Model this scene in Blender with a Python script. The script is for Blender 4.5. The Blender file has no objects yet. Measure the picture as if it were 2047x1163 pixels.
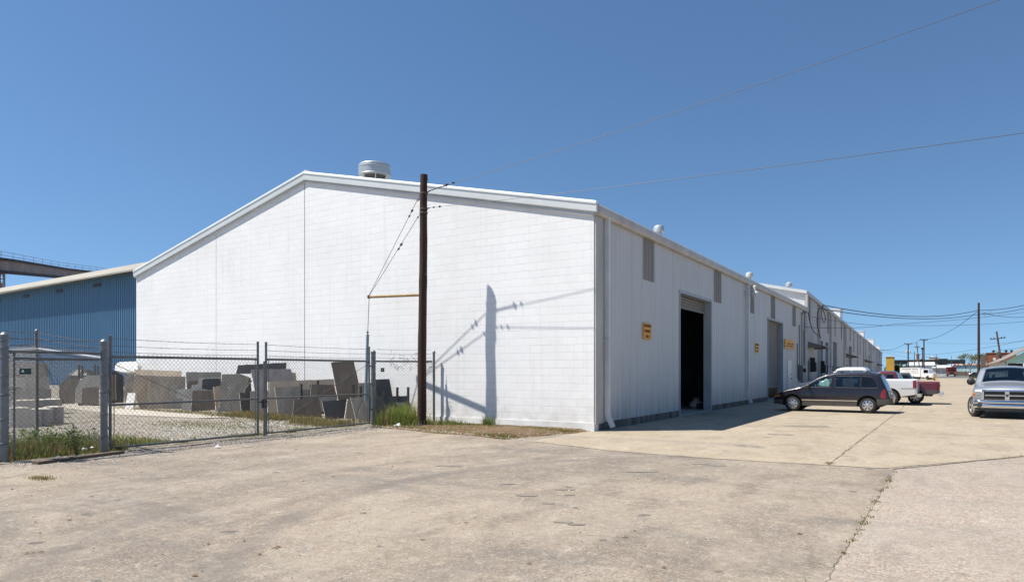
import bpy, bmesh, math, random
from mathutils import Vector, Matrix, noise as mn
RN = random.Random(11)
sc = bpy.context.scene
C = sc.collection
V = Vector
# ------------------------------------------------------------- photograph's geometry (eye 1.7 m, level camera)
H = 1.7; F = 1351.0; CX = 1023.5; HZ = 741.0
YAW = math.radians(32.1); SN = math.sin(YAW); CS = math.cos(YAW)
def ray(px):
    u = (px - CX) / F
    return (-SN + u*CS, CS + u*SN)
def atd(px, py, t):
    d = ray(px); return V((d[0]*t, d[1]*t, H + (HZ-py)*t/F))
def ground(px, py, z=0.0):
    return atd(px, py, (H-z)*F/(py-HZ))
def on_y(px, py, y): return atd(px, py, y/ray(px)[1])
def on_x(px, py, x): return atd(px, py, x/ray(px)[0])
# ------------------------------------------------------------- mesh collecting
OFF = {}
class MB:
    def __init__(s): s.v = []; s.f = []; s.m = []; s.mi = 0; s.M = None
    def p(s, *pts):
        i = len(s.v)
        for q in pts:
            q = V(q); s.v.append(s.M @ q if s.M else q)
        return i
    def face(s, *pts):
        i = s.p(*pts); s.f.append(tuple(range(i, i+len(pts)))); s.m.append(s.mi)
    def idx(s, *ids): s.f.append(tuple(ids)); s.m.append(s.mi)
    def box(s, a, b):
        x0,y0,z0 = (min(a[k],b[k]) for k in range(3)); x1,y1,z1 = (max(a[k],b[k]) for k in range(3))
        i = s.p((x0,y0,z0),(x1,y0,z0),(x1,y1,z0),(x0,y1,z0),(x0,y0,z1),(x1,y0,z1),(x1,y1,z1),(x0,y1,z1))
        for q in ((0,3,2,1),(4,5,6,7),(0,1,5,4),(1,2,6,5),(2,3,7,6),(3,0,4,7)): s.idx(*[i+k for k in q])
    def bar(s, p0, p1, w, h, up=(0,0,1)):
        """rectangular bar between two points"""
        p0, p1 = V(p0), V(p1); d = (p1-p0).normalized(); up = V(up)
        if abs(d.dot(up)) > .99: up = V((1,0,0))
        a = d.cross(up).normalized()*w/2; b = a.cross(d).normalized()*h/2
        i = s.p(p0-a-b, p0+a-b, p0+a+b, p0-a+b, p1-a-b, p1+a-b, p1+a+b, p1-a+b)
        for q in ((0,1,2,3),(7,6,5,4),(0,4,5,1),(1,5,6,2),(2,6,7,3),(3,7,4,0)): s.idx(*[i+k for k in q])
    def tube(s, pts, r, n=8, cap=True):
        pts = [V(q) for q in pts]; rs = r if isinstance(r, (list,tuple)) else [r]*len(pts)
        rings = []
        for k, q in enumerate(pts):
            d = (pts[min(k+1,len(pts)-1)] - pts[max(k-1,0)]).normalized()
            a = d.cross(V((0,0,1)) if abs(d.z) < .95 else V((1,0,0))).normalized(); b = d.cross(a)
            rings.append(s.p(*[q + (a*math.cos(t)+b*math.sin(t))*rs[k] for t in [2*math.pi*j/n for j in range(n)]]))
        for k in range(len(pts)-1):
            for j in range(n):
                s.idx(rings[k]+j, rings[k]+(j+1)%n, rings[k+1]+(j+1)%n, rings[k+1]+j)
        if cap:
            s.idx(*[rings[0]+j for j in range(n)][::-1]); s.idx(*[rings[-1]+j for j in range(n)])
    def lathe(s, prof, c=(0,0,0), n=20, axis='z'):
        c = V(c); rings = []
        for r, h in prof:
            q = []
            for j in range(n):
                t = 2*math.pi*j/n; a, b = r*math.cos(t), r*math.sin(t)
                q.append(c + (V((a,b,h)) if axis == 'z' else V((a,h,b)) if axis == 'y' else V((h,a,b))))
            rings.append(s.p(*q))
        for k in range(len(prof)-1):
            for j in range(n): s.idx(rings[k]+j, rings[k]+(j+1)%n, rings[k+1]+(j+1)%n, rings[k+1]+j)
        for k in (0, -1):
            if prof[k][0] > 1e-4: s.idx(*[rings[k]+j for j in range(n)])
    def prism(s, pts, ex):
        """polygon (3D pts) extruded by vector ex"""
        ex = V(ex); n = len(pts); pts = [V(q) for q in pts]
        i = s.p(*pts); j = s.p(*[q+ex for q in pts])
        m = s.mi
        s.idx(*range(i, i+n)); s.idx(*range(j+n-1, j-1, -1))
        return i, j, n
    def prism_sides(s, i, j, n):
        for k in range(n): s.idx(i+k, j+k, j+(k+1)%n, i+(k+1)%n)
    def build(s, name, mats, parent=None, loc=None, smooth=False, angle=35, merge=False):
        o = V(loc) if loc is not None else V(OFF.get(parent.name, (0,0,0))) if parent else V((0,0,0))
        me = bpy.data.meshes.new(name)
        me.from_pydata([tuple(q-o) for q in s.v], [], s.f)
        mats = mats if isinstance(mats, (list,tuple)) else [mats]
        for m in mats: me.materials.append(m)
        me.polygons.foreach_set('material_index', s.m)
        bm = bmesh.new(); bm.from_mesh(me)
        if merge: bmesh.ops.remove_doubles(bm, verts=bm.verts, dist=1e-4)
        if merge: bmesh.ops.dissolve_degenerate(bm, edges=bm.edges, dist=1e-5)
        bmesh.ops.recalc_face_normals(bm, faces=bm.faces)
        bm.to_mesh(me); bm.free()
        if smooth:
            me.polygons.foreach_set('use_smooth', [True]*len(me.polygons))
            me.set_sharp_from_angle(angle=math.radians(angle))
        me.update()
        ob = bpy.data.objects.new(name, me); C.objects.link(ob)
        if parent: ob.parent = parent; OFF[ob.name] = o
        elif loc is not None: ob.location = o; OFF[ob.name] = o
        return ob
def tag(o, label=None, cat=None, group=None, kind=None):
    if label: o['label'] = label
    if cat: o['category'] = cat
    if group: o['group'] = group
    if kind or label: o['kind'] = kind or 'thing'
    return o
def thing(name, label, cat, loc=(0,0,0), rot=0.0, group=None, local=False):
    o = bpy.data.objects.new(name, None); C.objects.link(o); o.empty_display_size = .3
    o.location = loc; o.rotation_euler = (0,0,rot)
    OFF[o.name] = (0,0,0) if local else tuple(loc)
    return tag(o, label, cat, group)
def copy_tree(o, parent=None):
    c = o.copy(); C.objects.link(c)
    if parent: c.parent = parent
    OFF[c.name] = (0,0,0)
    for ch in list(o.children): copy_tree(ch, c)
    return c
def struct(o): o['kind'] = 'structure'; return o
def stuff(o, label=None, cat=None): return tag(o, label, cat, kind='stuff')
# ------------------------------------------------------------- materials
def newmat(name):
    m = bpy.data.materials.new(name); m.use_nodes = True
    nt = m.node_tree; b = nt.nodes['Principled BSDF']
    return m, nt, b
class NT:
    def __init__(s, nt): s.nt = nt
    def n(s, t, **kw):
        x = s.nt.nodes.new(t)
        for k, v in kw.items():
            if k in ('ins',): continue
            setattr(x, k, v)
        for k, v in kw.get('ins', {}).items():
            if isinstance(v, bpy.types.NodeSocket): s.nt.links.new(v, x.inputs[k])
            else: x.inputs[k].default_value = v
        return x
    def l(s, a, b): s.nt.links.new(a, b)
    def pos(s, obj=False):
        if obj: return s.n('ShaderNodeTexCoord').outputs['Object']
        return s.n('ShaderNodeNewGeometry').outputs['Position']
    def mapping(s, vec, scale=(1,1,1), rot=(0,0,0), loc=(0,0,0)):
        return s.n('ShaderNodeMapping', ins={'Vector':vec,'Scale':scale,'Rotation':rot,'Location':loc}).outputs[0]
    def noise(s, vec, scale, detail=4, rough=.55, dist=0):
        return s.n('ShaderNodeTexNoise', ins={'Vector':vec,'Scale':scale,'Detail':detail,'Roughness':rough,'Distortion':dist}).outputs['Fac']
    def ramp(s, fac, a, b, lo=0., hi=1.):
        return s.n('ShaderNodeMapRange', clamp=True, ins={'Value':fac,'From Min':a,'From Max':b,'To Min':lo,'To Max':hi}).outputs[0]
    def mix(s, fac, a, b, mode='MIX'):
        x = s.n('ShaderNodeMix', data_type='RGBA', blend_type=mode)
        for k, v in (('Factor',fac),('A',a),('B',b)):
            i = [q for q in x.inputs if q.name == k and (q.type == 'RGBA' if k != 'Factor' else q.type == 'VALUE')][0]
            if isinstance(v, bpy.types.NodeSocket): s.l(v, i)
            else: i.default_value = v if k == 'Factor' else (*v, 1)
        return [q for q in x.outputs if q.type == 'RGBA'][0]
    def math(s, op, a, b=0., c=None):
        x = s.n('ShaderNodeMath', operation=op)
        for k, v in enumerate((a, b) if c is None else (a, b, c)):
            if isinstance(v, bpy.types.NodeSocket): s.l(v, x.inputs[k])
            else: x.inputs[k].default_value = v
        return x.outputs[0]
    def bump(s, h, strength=.3, dist=.02):
        return s.n('ShaderNodeBump', ins={'Height':h,'Strength':strength,'Distance':dist}).outputs[0]
def nmat(name, c1, c2=None, scale=4., rough=.7, metal=0., bump=0., detail=5, obj=True, stretch=(1,1,1), lo=.3, hi=.7, coat=0., spec=.5, r2=None):
    m, nt, b = newmat(name); N = NT(nt)
    c2 = c2 or tuple(q*.75 for q in c1)
    p = N.mapping(N.pos(obj), stretch)
    f = N.noise(p, scale, detail)
    N.l(N.mix(N.ramp(f, lo, hi), c1, c2), b.inputs['Base Color'])
    b.inputs['Roughness'].default_value = rough; b.inputs['Metallic'].default_value = metal
    b.inputs['Specular IOR Level'].default_value = spec
    if r2 is not None: N.l(N.ramp(f, lo, hi, rough, r2), b.inputs['Roughness'])
    if coat: b.inputs['Coat Weight'].default_value = coat; b.inputs['Coat Roughness'].default_value = .05
    if bump: N.l(N.bump(N.noise(p, scale*3, 6), bump, .02), b.inputs['Normal'])
    return m
def flat(name, c, rough=.6, metal=0., **kw): return nmat(name, c, tuple(q*.88 for q in c), 3., rough, metal, **kw)
M = {}
def block_wall():
    m, nt, b = newmat('white_painted_block'); N = NT(nt); P = N.pos()
    q = N.mapping(P, (1,1,1), (math.radians(90),0,0))        # x stays, z becomes the row direction
    s = N.n('ShaderNodeSeparateXYZ', ins={0:P}); cv = N.n('ShaderNodeCombineXYZ', ins={0:s.outputs[0],1:N.math('ADD', s.outputs[2], -.23)}).outputs[0]
    # courses wander a little
    w = N.n('ShaderNodeVectorMath', operation='SCALE', ins={0:N.n('ShaderNodeTexNoise', ins={'Vector':P,'Scale':.9}).outputs['Color'],'Scale':.012}).outputs[0]
    cv = N.n('ShaderNodeVectorMath', operation='ADD', ins={0:cv,1:w}).outputs[0]
    br = N.n('ShaderNodeTexBrick', offset=.5, ins={'Vector':cv,'Scale':1.,'Mortar Size':.0075,'Mortar Smooth':.55,'Bias':0.,'Brick Width':.4446,'Row Height':.2223,'Color1':(1,1,1,1),'Color2':(.0,.0,.0,1),'Mortar':(.5,.5,.5,1)})
    big = N.noise(P, .35, 5); med = N.noise(P, 2.2, 5); fine = N.noise(P, 30, 4)
    base = N.mix(N.ramp(br.outputs['Color'], 0, 1), (.835,.83,.81), (.805,.80,.785))
    base = N.mix(N.ramp(big, .45, .72, 0, .5), base, (.70,.69,.66))
    streak = N.noise(N.mapping(P, (3.5,3.5,.16)), 1.6, 4)
    base = N.mix(N.ramp(streak, .56, .76, 0, .28), base, (.60,.58,.53))
    drip = N.noise(N.mapping(P, (6,6,.07)), 1.3, 3, .5); topd = N.noise(N.mapping(P, (.5,.5,.3)), 1., 3)
    base = N.mix(N.math('MULTIPLY', N.ramp(drip, .62, .74, 0, .22), N.ramp(topd, .45, .6)), base, (.50,.46,.40))
    # open cracks in some of the joints only; horizontal joints catch most dirt
    rowl = N.ramp(N.math('ABSOLUTE', N.math('SUBTRACT', N.math('FRACT', N.math('DIVIDE', N.n('ShaderNodeSeparateXYZ', ins={0:cv}).outputs[1], .2223)), .5)), .468, .49)
    jf = N.math('MULTIPLY', N.math('MAXIMUM', N.math('MULTIPLY', br.outputs['Fac'], .38), N.math('MULTIPLY', rowl, .7)), N.ramp(N.noise(N.mapping(P, (1.1,1.1,2.4)), 1.3, 5, .7), .36, .66, .12, .95))
    base = N.mix(jf, base, (.36,.355,.345))
    low = N.ramp(s.outputs[2], .05, 1.1, 1, 0)
    base = N.mix(N.math('MULTIPLY', low, N.ramp(med, .4, .7, 0, .8)), base, (.52,.47,.40))
    chip = N.ramp(N.noise(P, 9, 3), .735, .75)
    base = N.mix(N.math('MULTIPLY', chip, .5), base, (.42,.41,.4))
    N.l(base, b.inputs['Base Color']); b.inputs['Roughness'].default_value = .75
    hgt = N.math('SUBTRACT', N.math('MULTIPLY', fine, .15), br.outputs['Fac'])
    hgt = N.math('ADD', hgt, N.math('MULTIPLY', med, .5))
    N.l(N.bump(hgt, .35, .008), b.inputs['Normal'])
    return m
def siding(name, c, dirt, wn=None):
    m, nt, b = newmat(name); N = NT(nt); P = N.pos()
    st = N.noise(N.mapping(P, (2.2,2.2,.12)), 1.5, 5); big = N.noise(P, .3, 4)
    base = N.mix(N.ramp(st, .45, .75, 0, .5), c, dirt)
    base = N.mix(N.ramp(big, .45, .7, 0, .35), base, dirt)
    z = N.n('ShaderNodeSeparateXYZ', ins={0:P}).outputs[2]
    base = N.mix(N.math('MULTIPLY', N.ramp(z, .2, 1.1, .7, 0), N.ramp(st, .3, .6)), base, tuple(q*.75 for q in dirt))
    N.l(base, b.inputs['Base Color']); b.inputs['Roughness'].default_value = .45
    N.l(N.bump(N.noise(P, 1.2, 3), .35, .03), b.inputs['Normal'])
    return m
def stones(N, P, scale, lo=.0):
    v = N.n('ShaderNodeTexVoronoi', ins={'Vector':P,'Scale':scale,'Randomness':1.})
    return v.outputs['Color'], v.outputs['Distance']
def concrete(name, c1, c2, c3, agg, stain=.5, tracks=False, aggscale=75):
    m, nt, b = newmat(name); N = NT(nt); P = N.pos()
    wob = N.n('ShaderNodeTexNoise', ins={'Vector':P,'Scale':.5,'Detail':3}).outputs['Color']
    Pw = N.n('ShaderNodeVectorMath', operation='ADD', ins={0:P,1:N.n('ShaderNodeVectorMath', operation='SCALE', ins={0:wob,'Scale':.9}).outputs[0]}).outputs[0]
    n1 = N.noise(Pw, .22, 6, .6); n2 = N.noise(P, .9, 6, .62); n3 = N.noise(P, 4.2, 6, .65); fine = N.noise(P, 120, 3)
    base = N.mix(N.ramp(n1, .42, .58), c1, c2)
    base = N.mix(N.ramp(n2, .42, .68, 0, .75), base, c3)
    base = N.mix(N.ramp(n3, .5, .75, 0, .55), base, tuple(q*1.38 for q in c1))
    n4 = N.noise(N.mapping(Pw, (1,.45,1), (0,0,.35)), 1.7, 7, .7); base = N.mix(N.ramp(n4, .5, .63, 0, .62), base, tuple(q*.72 for q in c2)); base = N.mix(N.ramp(n4, .44, .33, 0, .5), base, tuple(q*1.22 for q in c3))
    # worn-through areas where the pebbles show
    colr, dist = stones(N, P, aggscale); sep = N.n('ShaderNodeSeparateColor', ins={0:colr})
    wear = N.ramp(N.noise(P, .7, 5, .7), .38, .66, agg*.25, agg)
    st = N.mix(N.ramp(sep.outputs[0], .0, 1.), tuple(q*.5 for q in c2), tuple(min(.75, q*1.75) for q in c1))
    st = N.mix(N.ramp(sep.outputs[1], .72, .8), st, (.30,.17,.10))
    st = N.mix(N.ramp(sep.outputs[2], .93, .95), st, (.62,.6,.56))
    st = N.mix(N.ramp(sep.outputs[2], .06, .04), st, (.07,.065,.06))
    base = N.mix(wear, base, st)
    base = N.mix(N.ramp(fine, .3, .7, 0, .22), base, tuple(q*.6 for q in c2))
    # oil drips and old dark spots
    sp = N.ramp(N.noise(P, 2.3, 2, .4), .715, .745, 0, stain)
    base = N.mix(sp, base, (.075,.07,.066))
    sm = N.math('MULTIPLY', N.ramp(N.noise(N.mapping(Pw, (.35,1.3,1), (0,0,.5)), .8, 5), .56, .72, 0, 1), stain*.75)
    base = N.mix(sm, base, tuple(q*.62 for q in (c2[0], c2[0]*.93, c2[0]*.87)))
    g1 = N.noise(P, 9, 7, .78); g2 = N.noise(P, 38, 5, .75)
    base = N.mix(N.ramp(g1, .54, .64, 0, .5), base, tuple(q*.72 for q in c2)); base = N.mix(N.ramp(g1, .46, .36, 0, .5), base, tuple(min(.6,q*1.28) for q in c3))
    base = N.mix(N.ramp(g2, .56, .66, 0, .55), base, tuple(q*.55 for q in c2)); base = N.mix(N.ramp(g2, .44, .34, 0, .55), base, tuple(min(.62,q*1.45) for q in c3))
    vs = N.n('ShaderNodeTexVoronoi', ins={'Vector':P,'Scale':4.2,'Randomness':1.}); vsep = N.n('ShaderNodeSeparateColor', ins={0:vs.outputs['Color']})
    base = N.mix(N.math('MULTIPLY', N.ramp(N.math('DIVIDE', vs.outputs['Distance'], N.ramp(vsep.outputs[1], 0, 1, .25, 1.)), .085, .06), N.ramp(vsep.outputs[0], .55, .56, 0, .8)), base, (.05,.045,.04))
    scr = N.noise(N.mapping(Pw, (1.,16,1), (0,0,.75)), 1.6, 4, .6); base = N.mix(N.math('MULTIPLY', N.ramp(scr, .62, .70, 0, .55), N.ramp(N.noise(P, .55, 3), .5, .62)), base, tuple(q*.55 for q in c2))
    pale_n = N.noise(N.mapping(Pw, (2.2,.8,1), (0,0,-.4)), 2.1, 6, .7); base = N.mix(N.ramp(pale_n, .62, .72, 0, .6), base, tuple(min(.6,q*1.45) for q in c3))  # paler streaks scattered through the concrete's own colour
    if tracks:
        s = N.n('ShaderNodeSeparateXYZ', ins={0:P})
        for (cx, cy, r, w, a) in tracks:
            dx = N.math('SUBTRACT', s.outputs[0], cx); dy = N.math('SUBTRACT', s.outputs[1], cy)
            d = N.math('SQRT', N.math('ADD', N.math('MULTIPLY', dx, dx), N.math('MULTIPLY', dy, dy)))
            k = N.ramp(N.math('ABSOLUTE', N.math('SUBTRACT', d, r)), w*.3, w, a, 0)
            k = N.math('MULTIPLY', k, N.ramp(n2, .3, .62, .25, 1.))
            base = N.mix(k, base, (.135,.118,.105))
    N.l(base, b.inputs['Base Color']); b.inputs['Roughness'].default_value = .88
    b.inputs['Specular IOR Level'].default_value = .25
    hh = N.math('ADD', N.math('MULTIPLY', dist, N.math('MULTIPLY', wear, -.8)), N.math('ADD', N.math('MULTIPLY', n3, .5), N.math('MULTIPLY', fine, .25)))
    N.l(N.bump(hh, .55, .012), b.inputs['Normal'])
    return m
def loose(name, cols, scale, bump=.6, patch=None):
    """gravel / dirt: voronoi stones over noise, optional second colour in patches"""
    m, nt, b = newmat(name); N = NT(nt); P = N.pos()
    colr, dist = stones(N, P, scale); sep = N.n('ShaderNodeSeparateColor', ins={0:colr})
    base = N.mix(N.ramp(sep.outputs[0], 0, 1), cols[0], cols[1])
    base = N.mix(N.ramp(N.noise(P, .6, 6, .65), .4, .66, 0, .9), base, cols[2])
    base = N.mix(N.ramp(sep.outputs[1], .9, .93), base, cols[3])
    if patch: base = N.mix(N.ramp(N.noise(P, 1.1, 6, .7), patch[1], patch[1]+.12), base, patch[0])
    base = N.mix(N.ramp(N.noise(P, 50, 3), .35, .7, 0, .35), base, tuple(q*.5 for q in cols[0]))
    N.l(base, b.inputs['Base Color']); b.inputs['Roughness'].default_value = .95; b.inputs['Specular IOR Level'].default_value = .15
    N.l(N.bump(N.math('ADD', N.math('MULTIPLY', dist, -1.), N.noise(P, 6, 5)), bump, .02), b.inputs['Normal'])
    return m
def granite(name, c1, c2, speck, rough=.4):
    m, nt, b = newmat(name); N = NT(nt); P = N.pos(True)
    base = N.mix(N.ramp(N.noise(P, 1.6, 6, .65, 1.2), .35, .65), c1, c2)
    base = N.mix(N.ramp(N.noise(P, 90, 3), .5, .66, 0, .6), base, speck)
    base = N.mix(N.ramp(N.noise(N.mapping(P, (3,3,.5)), 1.5, 4), .5, .7, 0, .6), base, tuple(q*.55 for q in c1)); base = N.mix(N.ramp(N.noise(N.mapping(P, (1,1,2.5)), 5, 5, .7, 2.), .55, .7, 0, .5), base, tuple(min(.8,q*1.5) for q in c1))
    N.l(base, b.inputs['Base Color'])
    N.l(N.ramp(N.noise(P, 3, 4), .3, .7, rough, min(1, rough+.3)), b.inputs['Roughness'])
    return m
def paint(name, c, flake=.35, rough=.35, dust=(.35,.32,.28), coat=.7):
    m, nt, b = newmat(name); N = NT(nt); P = N.pos(True)
    z = N.n('ShaderNodeSeparateXYZ', ins={0:P}).outputs[2]
    d = N.math('MULTIPLY', N.ramp(z, .2, .95, .06, .005), N.ramp(N.noise(P, 3, 5), .3, .7))
    N.l(N.mix(d, c, dust), b.inputs['Base Color'])
    b.inputs['Metallic'].default_value = flake
    N.l(N.math('ADD', rough, N.math('MULTIPLY', d, .6)), b.inputs['Roughness'])
    b.inputs['Coat Weight'].default_value = coat; b.inputs['Coat Roughness'].default_value = .06
    return m
def glass(name, c, rough=.04):
    m, nt, b = newmat(name); N = NT(nt); P = N.pos(True)
    N.l(N.mix(N.ramp(N.noise(P, 1.7, 3), .35, .65), c, tuple(q*.5 for q in c)), b.inputs['Base Color'])
    b.inputs['Roughness'].default_value = rough; b.inputs['Specular IOR Level'].default_value = .45
    return m
def clear_glass(name, tint, a=.45):
    m, nt, b = newmat(name); N = NT(nt)
    t = N.n('ShaderNodeBsdfTransparent', ins={'Color':(*tint,1)}); g = N.n('ShaderNodeBsdfGlossy', ins={'Roughness':.02,'Color':(.9,.95,1,1)})
    fr = N.n('ShaderNodeFresnel', ins={'IOR':1.5}).outputs[0]
    x = N.n('ShaderNodeMixShader', ins={0:N.math('ADD', fr, .03),1:t.outputs[0],2:g.outputs[0]})
    N.l(x.outputs[0], nt.nodes['Material Output'].inputs['Surface'])
    return m
def wood_pole(name, c1, c2):
    m, nt, b = newmat(name); N = NT(nt); P = N.pos(True)
    g = N.noise(N.mapping(P, (9,9,.35)), 2.2, 6, .6); k = N.noise(P, .8, 3)
    base = N.mix(N.ramp(g, .35, .68), c1, c2)
    base = N.mix(N.ramp(k, .5, .7, 0, .6), base, tuple(q*.45 for q in c1))
    N.l(base, b.inputs['Base Color']); b.inputs['Roughness'].default_value = .8
    N.l(N.bump(g, .6, .02), b.inputs['Normal']); return m
def leaf(name, c):
    m, nt, b = newmat(name); N = NT(nt); P = N.pos()
    cc = N.mix(N.ramp(N.noise(P, 7, 3), .3, .7), c, tuple(q*.6 for q in c)); N.l(cc, b.inputs['Base Color'])
    b.inputs['Roughness'].default_value = .6; b.inputs['Specular IOR Level'].default_value = .3
    tr = N.n('ShaderNodeBsdfTranslucent', ins={'Color':cc}); x = N.n('ShaderNodeMixShader', ins={0:.5,1:b.outputs[0],2:tr.outputs[0]}); N.l(x.outputs[0], nt.nodes['Material Output'].inputs['Surface'])
    return m
M['block'] = block_wall()
M['plinth_white'] = nmat('white_painted_plinth', (.76,.76,.74), (.55,.52,.46), 1.6, .8, bump=.4, obj=False, lo=.45, hi=.8)
M['plinth'] = nmat('stained_concrete_plinth', (.20,.17,.14), (.06,.052,.046), 2.6, .85, bump=.5, obj=False, lo=.35, hi=.62, stretch=(1,1,.4))
M['siding'] = siding('white_ribbed_metal', (.56,.56,.55), (.44,.43,.405))
M['siding_far'] = siding('offwhite_ribbed_metal', (.52,.52,.51), (.39,.38,.36))
M['blue'] = siding('blue_ribbed_metal', (.100,.215,.345), (.08,.165,.255))
M['trim'] = nmat('white_trim_metal', (.68,.69,.68), (.55,.55,.53), 1.2, .35, bump=.05, obj=False)
M['trim_green'] = nmat('pale_grey_green_trim', (.78,.81,.80), (.70,.735,.72), 1.2, .35, obj=False)
M['trim_tan'] = nmat('weathered_gutter_metal', (.52,.505,.47), (.38,.36,.33), 1.5, .45, obj=False, stretch=(1,1,.3))
M['roof'] = nmat('pale_roof_metal', (.62,.62,.6), (.5,.5,.48), .8, .4, obj=False)
M['roof_tan'] = nmat('tan_roof_metal', (.40,.37,.30), (.31,.285,.23), .6, .5, obj=False, bump=.1)
M['skylight'] = siding('translucent_panel_tan', (.27,.25,.215), (.17,.155,.13))
M['shutter'] = nmat('beige_shutter_steel', (.20,.185,.16), (.15,.14,.12), 1.3, .5, obj=False, stretch=(1,1,.4))
M['jamb'] = nmat('pale_steel_jamb', (.40,.43,.44), (.33,.35,.36), 1.5, .5, obj=False)
M['door_dark'] = nmat('dim_grey_door', (.23,.22,.21), (.17,.165,.16), 1.2, .55, obj=False)
M['white_door'] = flat('white_door_paint', (.62,.63,.63), .5)
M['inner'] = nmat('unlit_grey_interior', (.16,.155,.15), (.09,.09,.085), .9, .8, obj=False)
M['galv'] = nmat('galvanised_steel', (.20,.215,.225), (.14,.15,.16), 6, .45, .6, bump=.1)
M['galv_bright'] = nmat('sunlit_bright_metal', (.52,.53,.53), (.40,.41,.42), 6, .4, .4)  # sunlit brightness put into the zinc colour of back rails; also the pickup stripe
M['shed_roof'] = nmat('grey_brown_shed_roof', (.26,.235,.20), (.19,.17,.15), .4, .8, obj=False)
M['galv_dark'] = nmat('weathered_fence_steel', (.185,.19,.192), (.12,.126,.128), 7, .5, .5)
M['wire'] = nmat('fence_wire_zinc', (.17,.167,.16), (.11,.11,.108), 8, .5, .5)
M['barb'] = nmat('rusty_barbed_wire', (.12,.10,.085), (.08,.06,.05), 20, .7, .3)
M['vent'] = nmat('silver_vent_metal', (.46,.49,.50), (.36,.39,.40), 2, .5, .4)
M['vent_dark'] = flat('vent_throat', (.10,.095,.09), .8)
M['black'] = flat('black_iron', (.02,.02,.02), .55)
M['cable'] = flat('black_cable_sheath', (.018,.018,.02), .6)
M['cable_thin'] = flat('steel_span_wire', (.09,.09,.10), .5, .3)
M['ceramic'] = flat('brown_ceramic', (.05,.035,.03), .3)
M['pole'] = wood_pole('creosoted_pole', (.060,.022,.011), (.013,.006,.004))
M['pole_grey'] = wood_pole('grey_weathered_pole', (.16,.12,.095), (.075,.055,.045))
M['pole_dark'] = wood_pole('dark_far_pole', (.06,.03,.022), (.03,.017,.013))
M['strut'] = nmat('mustard_painted_pipe', (.40,.26,.09), (.22,.14,.06), 8, .5)
M['guard'] = nmat('blue_grey_pipe', (.22,.30,.36), (.15,.21,.26), 5, .45)
M['timber'] = wood_pole('old_timber_beam', (.16,.115,.085), (.075,.05,.035))
M['sign_orange'] = nmat('orange_sign_board', (.80,.36,.010), (.70,.30,.008), 3, .5, obj=False)
M['sign_text'] = flat('dark_brown_lettering', (.075,.022,.006), .6)
M['sign_green'] = flat('dark_green_sign', (.012,.055,.035), .4)
M['sign_white'] = flat('white_sign_paint', (.72,.74,.73), .5)
M['grn_tan'] = granite('tan_granite', (0.551,0.440,0.317), (0.403,0.320,0.229), (0.636,0.520,0.387))
M['grn_grey'] = granite('grey_granite', (0.466,0.400,0.317), (0.297,0.255,0.202), (0.594,0.530,0.431))
M['grn_brown'] = granite('brown_granite', (0.254,0.190,0.132), (0.138,0.105,0.075), (0.382,0.300,0.220))
M['grn_dark'] = granite('dark_granite', (0.080,0.074,0.065), (0.037,0.035,0.033), (0.170,0.160,0.141), .25)
M['grn_purple'] = granite('mauve_granite', (0.445,0.380,0.343), (0.318,0.275,0.251), (0.530,0.470,0.422))
M['grn_light'] = granite('pale_granite', (0.657,0.590,0.484), (0.530,0.475,0.387), (0.742,0.670,0.554), .5)
M['grn_white'] = granite('chalk_white_stone', (.74,.72,.68), (.64,.62,.58), (.8,.78,.74), .7)
M['edge'] = nmat('sawn_stone_edge', (.66,.64,.60), (.5,.48,.44), 9, .8)
M['edge_dark'] = nmat('dull_stone_edge', (.36,.34,.31), (.25,.235,.21), 9, .8)
for n_, c_ in (('green',(.16,.23,.05)),('olive',(.26,.26,.08)),('dry',(.44,.32,.15)),('bright',(.22,.34,.07)),('deep',(.07,.115,.03)),('rustgrass',(.30,.165,.07))): M['lf_'+n_] = leaf('leaf_'+n_, c_)
M['twig'] = nmat('bare_twig', (.10,.07,.05), (.06,.04,.03), 8, .8)
M['tyre'] = nmat('tyre_rubber', (.022,.021,.02), (.04,.037,.034), 6, .85)
M['rim'] = nmat('silver_alloy', (.60,.60,.61), (.5,.5,.5), 9, .28, .8)
M['plastic'] = nmat('dark_grey_plastic', (.035,.035,.038), (.05,.05,.05), 5, .55)
M['chrome'] = nmat('chrome', (.75,.76,.78), (.66,.67,.69), 4, .12, 1.)
M['red_lens'] = nmat('red_tail_lens', (.26,.008,.010), (.17,.005,.007), 12, .2, coat=.6)
M['amber'] = nmat('amber_lens', (.55,.20,.03), (.42,.14,.02), 12, .2, coat=.6)
M['lamp_clear'] = nmat('clear_lamp_lens', (.55,.56,.57), (.34,.35,.36), 16, .1, .6, coat=.8)
M['glass_dark'] = glass('tinted_window', (.007,.009,.012))
M['glass_teal'] = clear_glass('clear_side_glass', (.62,.82,.78))
M['glass_screen'] = clear_glass('windscreen_glass', (.42,.52,.54))
M['glass_tint'] = clear_glass('smoked_glass', (.20,.24,.25))
M['seat'] = nmat('grey_seat_cloth', (.07,.075,.08), (.05,.052,.056), 9, .9)
M['plate'] = flat('white_number_plate', (.6,.6,.58), .5)
M['cladding_lo'] = paint('grey_lower_paint', (.075,.072,.078), .4)
M['p_plum'] = paint('dark_plum_paint', (.011,.0075,.0125), .25, .32)
M['p_silver'] = paint('silver_paint', (.42,.435,.46), .55, .34)
M['p_white'] = paint('pale_silver_paint', (.66,.66,.66), .25, .35)
M['p_maroon'] = paint('maroon_paint', (.115,.014,.020), .25, .35)
M['p_black'] = paint('black_green_paint', (.010,.012,.012), .0, .45, coat=.2)
M['p_red'] = paint('red_truck_paint', (.26,.022,.025), .15, .4)
M['p_trkwhite'] = paint('white_truck_paint', (.78,.78,.78), .0, .45)
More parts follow.
